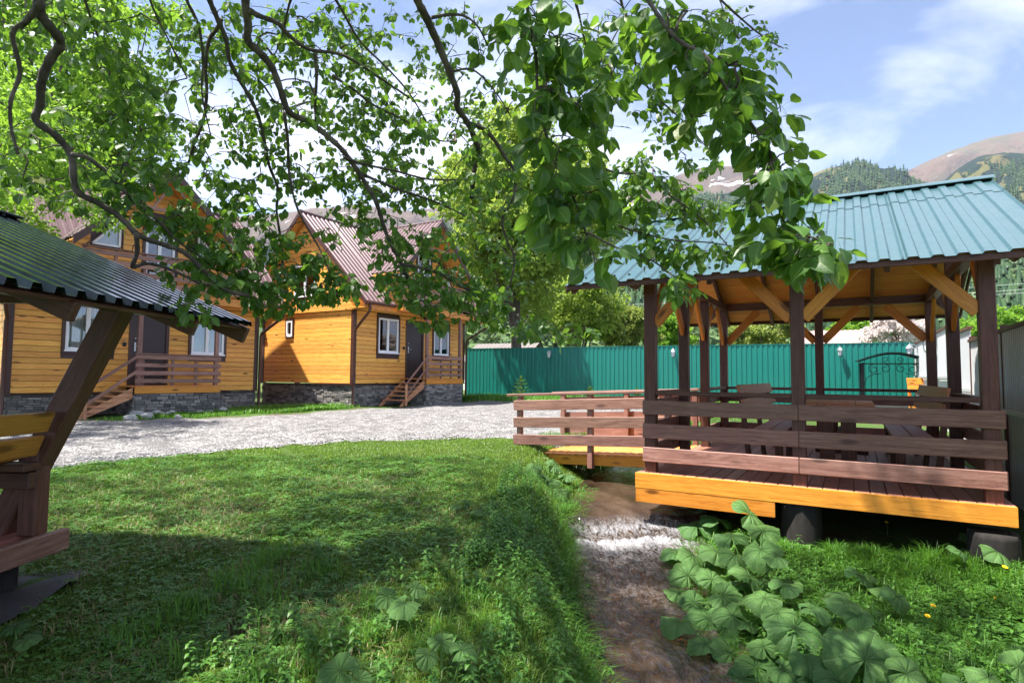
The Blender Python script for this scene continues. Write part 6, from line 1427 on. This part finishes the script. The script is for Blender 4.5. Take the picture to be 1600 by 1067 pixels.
# ---- butterbur: plants with big round leaves
def bb_leaf(seed, lob=1.0):
    q = random.Random(seed); na, nr = 30, 4; V = [(0, 0, 0)]; T = []
    for i in range(1, nr + 1):
        r = i / nr
        for j in range(na + 1):
            a = -math.pi * .94 + 2 * math.pi * .94 * j / na
            R = (.34 + .20 * math.cos(a) ) if abs(a) < 9 else 0
            R = .52 * (1 + .10 * math.cos(a)) * (1 - .30 * (abs(a) / math.pi) ** 8)
            edge = 1 + (.045 * math.sin(a * 13 + seed) + .03 * q.uniform(-1, 1)) * (r > .9)
            z = .07 * r * (1 + .7 * math.sin(a * 2 + seed)) - .17 * r ** 3 * (1 + .5 * math.sin(a * 3 + seed * 2)) + .035 * math.sin(a * 6 + seed * 2) * r - .10 * r ** 3 * max(0, math.cos(a))
            V.append((R * r * edge * math.cos(a), R * r * edge * math.sin(a), z))
    w = na + 1
    for j in range(na): T.append((0, 1 + j, 2 + j))
    for i in range(nr - 1):
        for j in range(na): a = 1 + i * w + j; T += [(a, a + w, a + w + 1), (a, a + w + 1, a + 1)]
    return np_mesh('leaf', np.array(V), np.array(T), M['butterbur'], True)
BBL = [bb_leaf(s) for s in range(6)]
def butterbur(label, leaves, h=.20, spread=.5):
    """leaves: photo points and sizes in px; every leaf on its own stalk from one root"""
    pts = [(drop(x, y, h * random.uniform(.75, 1.25)), s) for x, y, s in leaves]; c = sum((p for p, s in pts), Vector()) / len(pts)
    r = empty('butterbur_plant', (c.x, c.y, gz(c.x, c.y))); tag(r, label, 'plant', 'butterbur plants'); O = Vector(r.location)
    for _ in range(int(len(pts) * 1.0) if len(pts) > 2 else 1):
        b_p, b_s = random.choice(pts[:len(leaves)]); a_ = random.uniform(0, 6.28); q_ = b_p + Vector((math.cos(a_), math.sin(a_), 0)) * random.uniform(.06, .16); g_h = gz(q_.x, q_.y) + h * random.uniform(.25, .75)
        if abs(q_.x - float(stream_x(q_.y))) > float(stream_w(q_.y)) - .05: pts.append((Vector((q_.x, q_.y, g_h)), b_s * random.uniform(.45, .75)))
    for p, s in pts:
        D = s * p.y / FPX * .98; out = Vector((p.x - c.x, p.y - c.y, 0)); yaw = math.atan2(out.y, out.x) + random.uniform(-.7, .7) if out.length > .02 else random.uniform(0, 6.28)
        # blades face up and a little towards the light and the open side
        tl = random.uniform(.10, .75); ax = random.uniform(-2.4, -.7) + 0; n = Vector((math.cos(ax) * math.sin(tl), math.sin(ax) * math.sin(tl), math.cos(tl)))
        x = Vector((math.cos(yaw), math.sin(yaw), 0)); x = (x - n * x.dot(n)).normalized(); y = n.cross(x); q = p - O
        R = Matrix(((x.x * D, y.x * D, n.x * D, q.x), (x.y * D, y.y * D, n.y * D, q.y), (x.z * D, y.z * D, n.z * D, q.z), (0, 0, 0, 1)))
        lf = link('leaf', BBL[random.randrange(6)], None, r, R)
        b = Vector((out.x * .25, out.y * .25, -.03)); MB().tube([b, b.lerp(q, .6) + Vector((0, 0, -.02)), q - n * .004], [.007, .006, .004], 5, False).build('stalk', M['stem'], r, smooth=True)
butterbur('big-leaved butterbur right beside the foaming little waterfall', [(1089, 822, 60), (1120, 812, 48), (1060, 862, 52), (1082, 868, 40), (1120, 862, 50)], .26)
butterbur('butterbur rising against the orange beam next to the stump', [(1171, 803, 58), (1192, 830, 46), (1144, 840, 55), (1189, 858, 60), (1147, 868, 42), (1212, 870, 40)], .30)
butterbur('butterbur hanging over the stream halfway down its bank', [(1075, 899, 58), (1061, 925, 45), (1106, 965, 72), (1061, 972, 52), (1084, 940, 42), (1112, 905, 46), (1130, 930, 50)], .22)
butterbur('butterbur with large pale leaves between stream and dandelions', [(1195, 934, 70), (1242, 981, 84), (1144, 961, 58), (1215, 958, 50), (1170, 900, 52), (1225, 915, 46), (1268, 950, 48)], .22)
butterbur('low butterbur at the stream edge near the bottom of the picture', [(1103, 1006, 54), (1192, 1010, 44), (1182, 1042, 62), (1160, 1060, 48), (1223, 1045, 50), (1140, 1020, 56), (1262, 1030, 54), (1268, 1060, 50)], .20)
butterbur('butterbur with one cupped upright leaf in the middle of the right bank', [(1325, 939, 66), (1344, 900, 44), (1340, 962, 40)], .20)
butterbur('pair of pale butterbur leaves near the dandelions', [(1380, 925, 40), (1402, 932, 44)], .18)
butterbur('butterbur with the largest leaf, at the bottom edge of the picture', [(1352, 1030, 118), (1416, 1052, 66), (1300, 1060, 46)], .20)
butterbur('butterbur in front of the low corner stump', [(1532, 850, 50), (1558, 862, 46), (1500, 862, 30)], .20)
butterbur('butterbur in the bottom corner below the dock leaf', [(1545, 1058, 66), (1592, 1040, 56), (1500, 1064, 40)], .18)
butterbur('pale sunlit butterbur beside the foot of the bridge', [(834, 730, 26), (866, 727, 27), (884, 743, 30), (862, 752, 26), (876, 768, 26), (846, 742, 20)], .16)
butterbur('lone small butterbur on the bank edge under the bridge', [(945, 764, 28), (930, 772, 18)], .10)
butterbur('butterbur with a pale upturned leaf in the middle of the lawn weeds', [(632, 942, 52), (606, 932, 36), (650, 918, 34)], .16)
butterbur('single large butterbur leaf at the bottom edge of the lawn', [(531, 1048, 66), (560, 1062, 34)], .16)
butterbur('small drooping butterbur at the shady lawn edge below the shelter', [(24, 978, 40), (42, 998, 38)], .08)
butterbur('three-leaved butterbur among nettles near the stream, lower lawn', [(690, 1002, 44), (722, 1015, 46), (668, 1022, 36)], .16)
butterbur('little butterbur near the lit lawn edge by the bridge path', [(712, 790, 18), (742, 798, 20), (726, 782, 14)], .08)
# dock with upright bluish leaf
p = drop(1524, 1010); dk = empty('dock_plant', p); tag(dk, 'dock plant with one upright blue-green lance leaf at the right', 'plant')
for a, L, e in ((.6, .26, 1.35), (-1.2, .16, .7), (2.4, .15, .6), (3.9, .14, .5)):
    v, t = lance((0, 0, .0), (math.cos(a) * math.cos(e), math.sin(a) * math.cos(e), math.sin(e)), L, L * .38, .12, (math.sin(a), -math.cos(a) + .8, .2)); link('leaf', np_mesh('leaf', np.array([tuple(q) for q in v]), np.array(t), M['butterbur'], True), None, dk)
# dandelions
DL = [(1385, 816, 'dandelion flower close under the orange gazebo beam'), (1541, 876, 'small dandelion flower above and left of the big one near the corner stump'), (1570, 886, 'largest dandelion flower near the picture edge below the corner stump'), (1458, 946, 'upper dandelion flower of the pair beside the pale butterbur leaves'), (1449, 962, 'lower dandelion flower of the pair beside the pale butterbur leaves'), (1555, 934, 'tiny dandelion flower alone above the dock leaf'), (1590, 1025, 'dandelion flower at the picture edge below the dock leaf'), (1206, 887, 'small dandelion flower on the bare soil right of the butterburs')]
fv = MB()
for ring, (n_, L_, e_) in enumerate(((14, 1.0, .25), (11, .75, .7), (7, .45, 1.1))):
    for j in range(n_):
        a = 6.283 * j / n_ + ring; d = Vector((math.cos(a) * math.cos(e_), math.sin(a) * math.cos(e_), math.sin(e_))); s = Vector((-math.sin(a), math.cos(a), 0)) * .17
        fv.add([(0, 0, 0), d * L_ * .6 + s, d * L_, d * L_ * .6 - s], [(0, 1, 2, 3)])
fm = fv.mesh('flower_head'); fm.materials.append(M['petal'])
for i, (x, y, lb) in enumerate(DL):
    h_ = .14 if i != 5 and i != 1 else .10; p = drop(x, y, h_); s = .026 if i in (0, 2) else (.013 if i in (1, 5, 7) else .022); r = empty('dandelion', (p.x, p.y, gz(p.x, p.y))); tag(r, 'yellow ' + lb, 'flower', 'dandelions on the right bank'); q = p - Vector(r.location)
    MB().tube([(0, 0, -.01), (q.x + .01, 0, q.z * .5), (q.x, q.y, q.z)], [.003, .0025, .002], 5, False).build('stem', M['stem'], r)
    link('flower_head', fm, None, r, Matrix.Translation(q) @ Matrix.Rotation(.35, 4, 'X') @ Matrix.Rotation(i, 4, 'Z') @ Matrix.Diagonal((s, s, s, 1)))
# young spruces along the fence
def sapling(px, py, Y, H, label, seed):
    q = random.Random(seed); X = ray(px, py)[0] * Y; r = empty('spruce_sapling', (X, Y, gz(X, Y))); tag(r, label, 'sapling', 'spruce saplings along the fence')
    MB().tube([(0, 0, -.05), (0, 0, H * .6), (.01, 0, H)], [.022, .014, .006], 6).build('trunk', M['bark2'], r); it = []
    for lv in range(6):
        z = H * (.12 + .14 * lv); L = H * .40 * (1 - lv / 7.5)
        for k in range(6):
            a = k * 1.047 + lv * .5 + q.uniform(-.2, .2); d = Vector((math.cos(a), math.sin(a), .35)); sd = Vector((-math.sin(a), math.cos(a), 0))
            for t in np.linspace(.12, 1, 9):
                p = Vector((0, 0, z)) + d * L * t
                for s in (-1, 0, 1):
                    e = d * .06 + sd * s * .075 * (1.15 - t) + Vector((0, 0, .02)); it.append(([p, p + e * .6 + Vector((0, 0, .018)), p + e, p + e * .6 - Vector((0, 0, .018))], [(0, 1, 2), (0, 2, 3)]))
    for t in np.linspace(.86, 1.0, 8):
        for k in range(5): a = k * 1.26 + t * 40; p = Vector((0, 0, H * t)); e = Vector((math.cos(a) * .05, math.sin(a) * .05, .05)); it.append(([p, p + e * .6 + Vector((.015, 0, 0)), p + e, p + e * .6 - Vector((.015, 0, 0))], [(0, 1, 2), (0, 2, 3)]))
    V, T = tmpl(it); o = link('crown', np_mesh('crown', V, T, M['spruce']), None, r); o['kind'] = 'stuff'
sapling(814, 600, 21.5, 1.0, 'leftmost and largest young spruce in front of the green fence', 1)
sapling(922, 600, 20.5, .70, 'young spruce in front of the lit fence above the bridge', 2)
sapling(995, 605, 19.5, .66, 'young spruce half hidden by the gazebo corner post', 3)
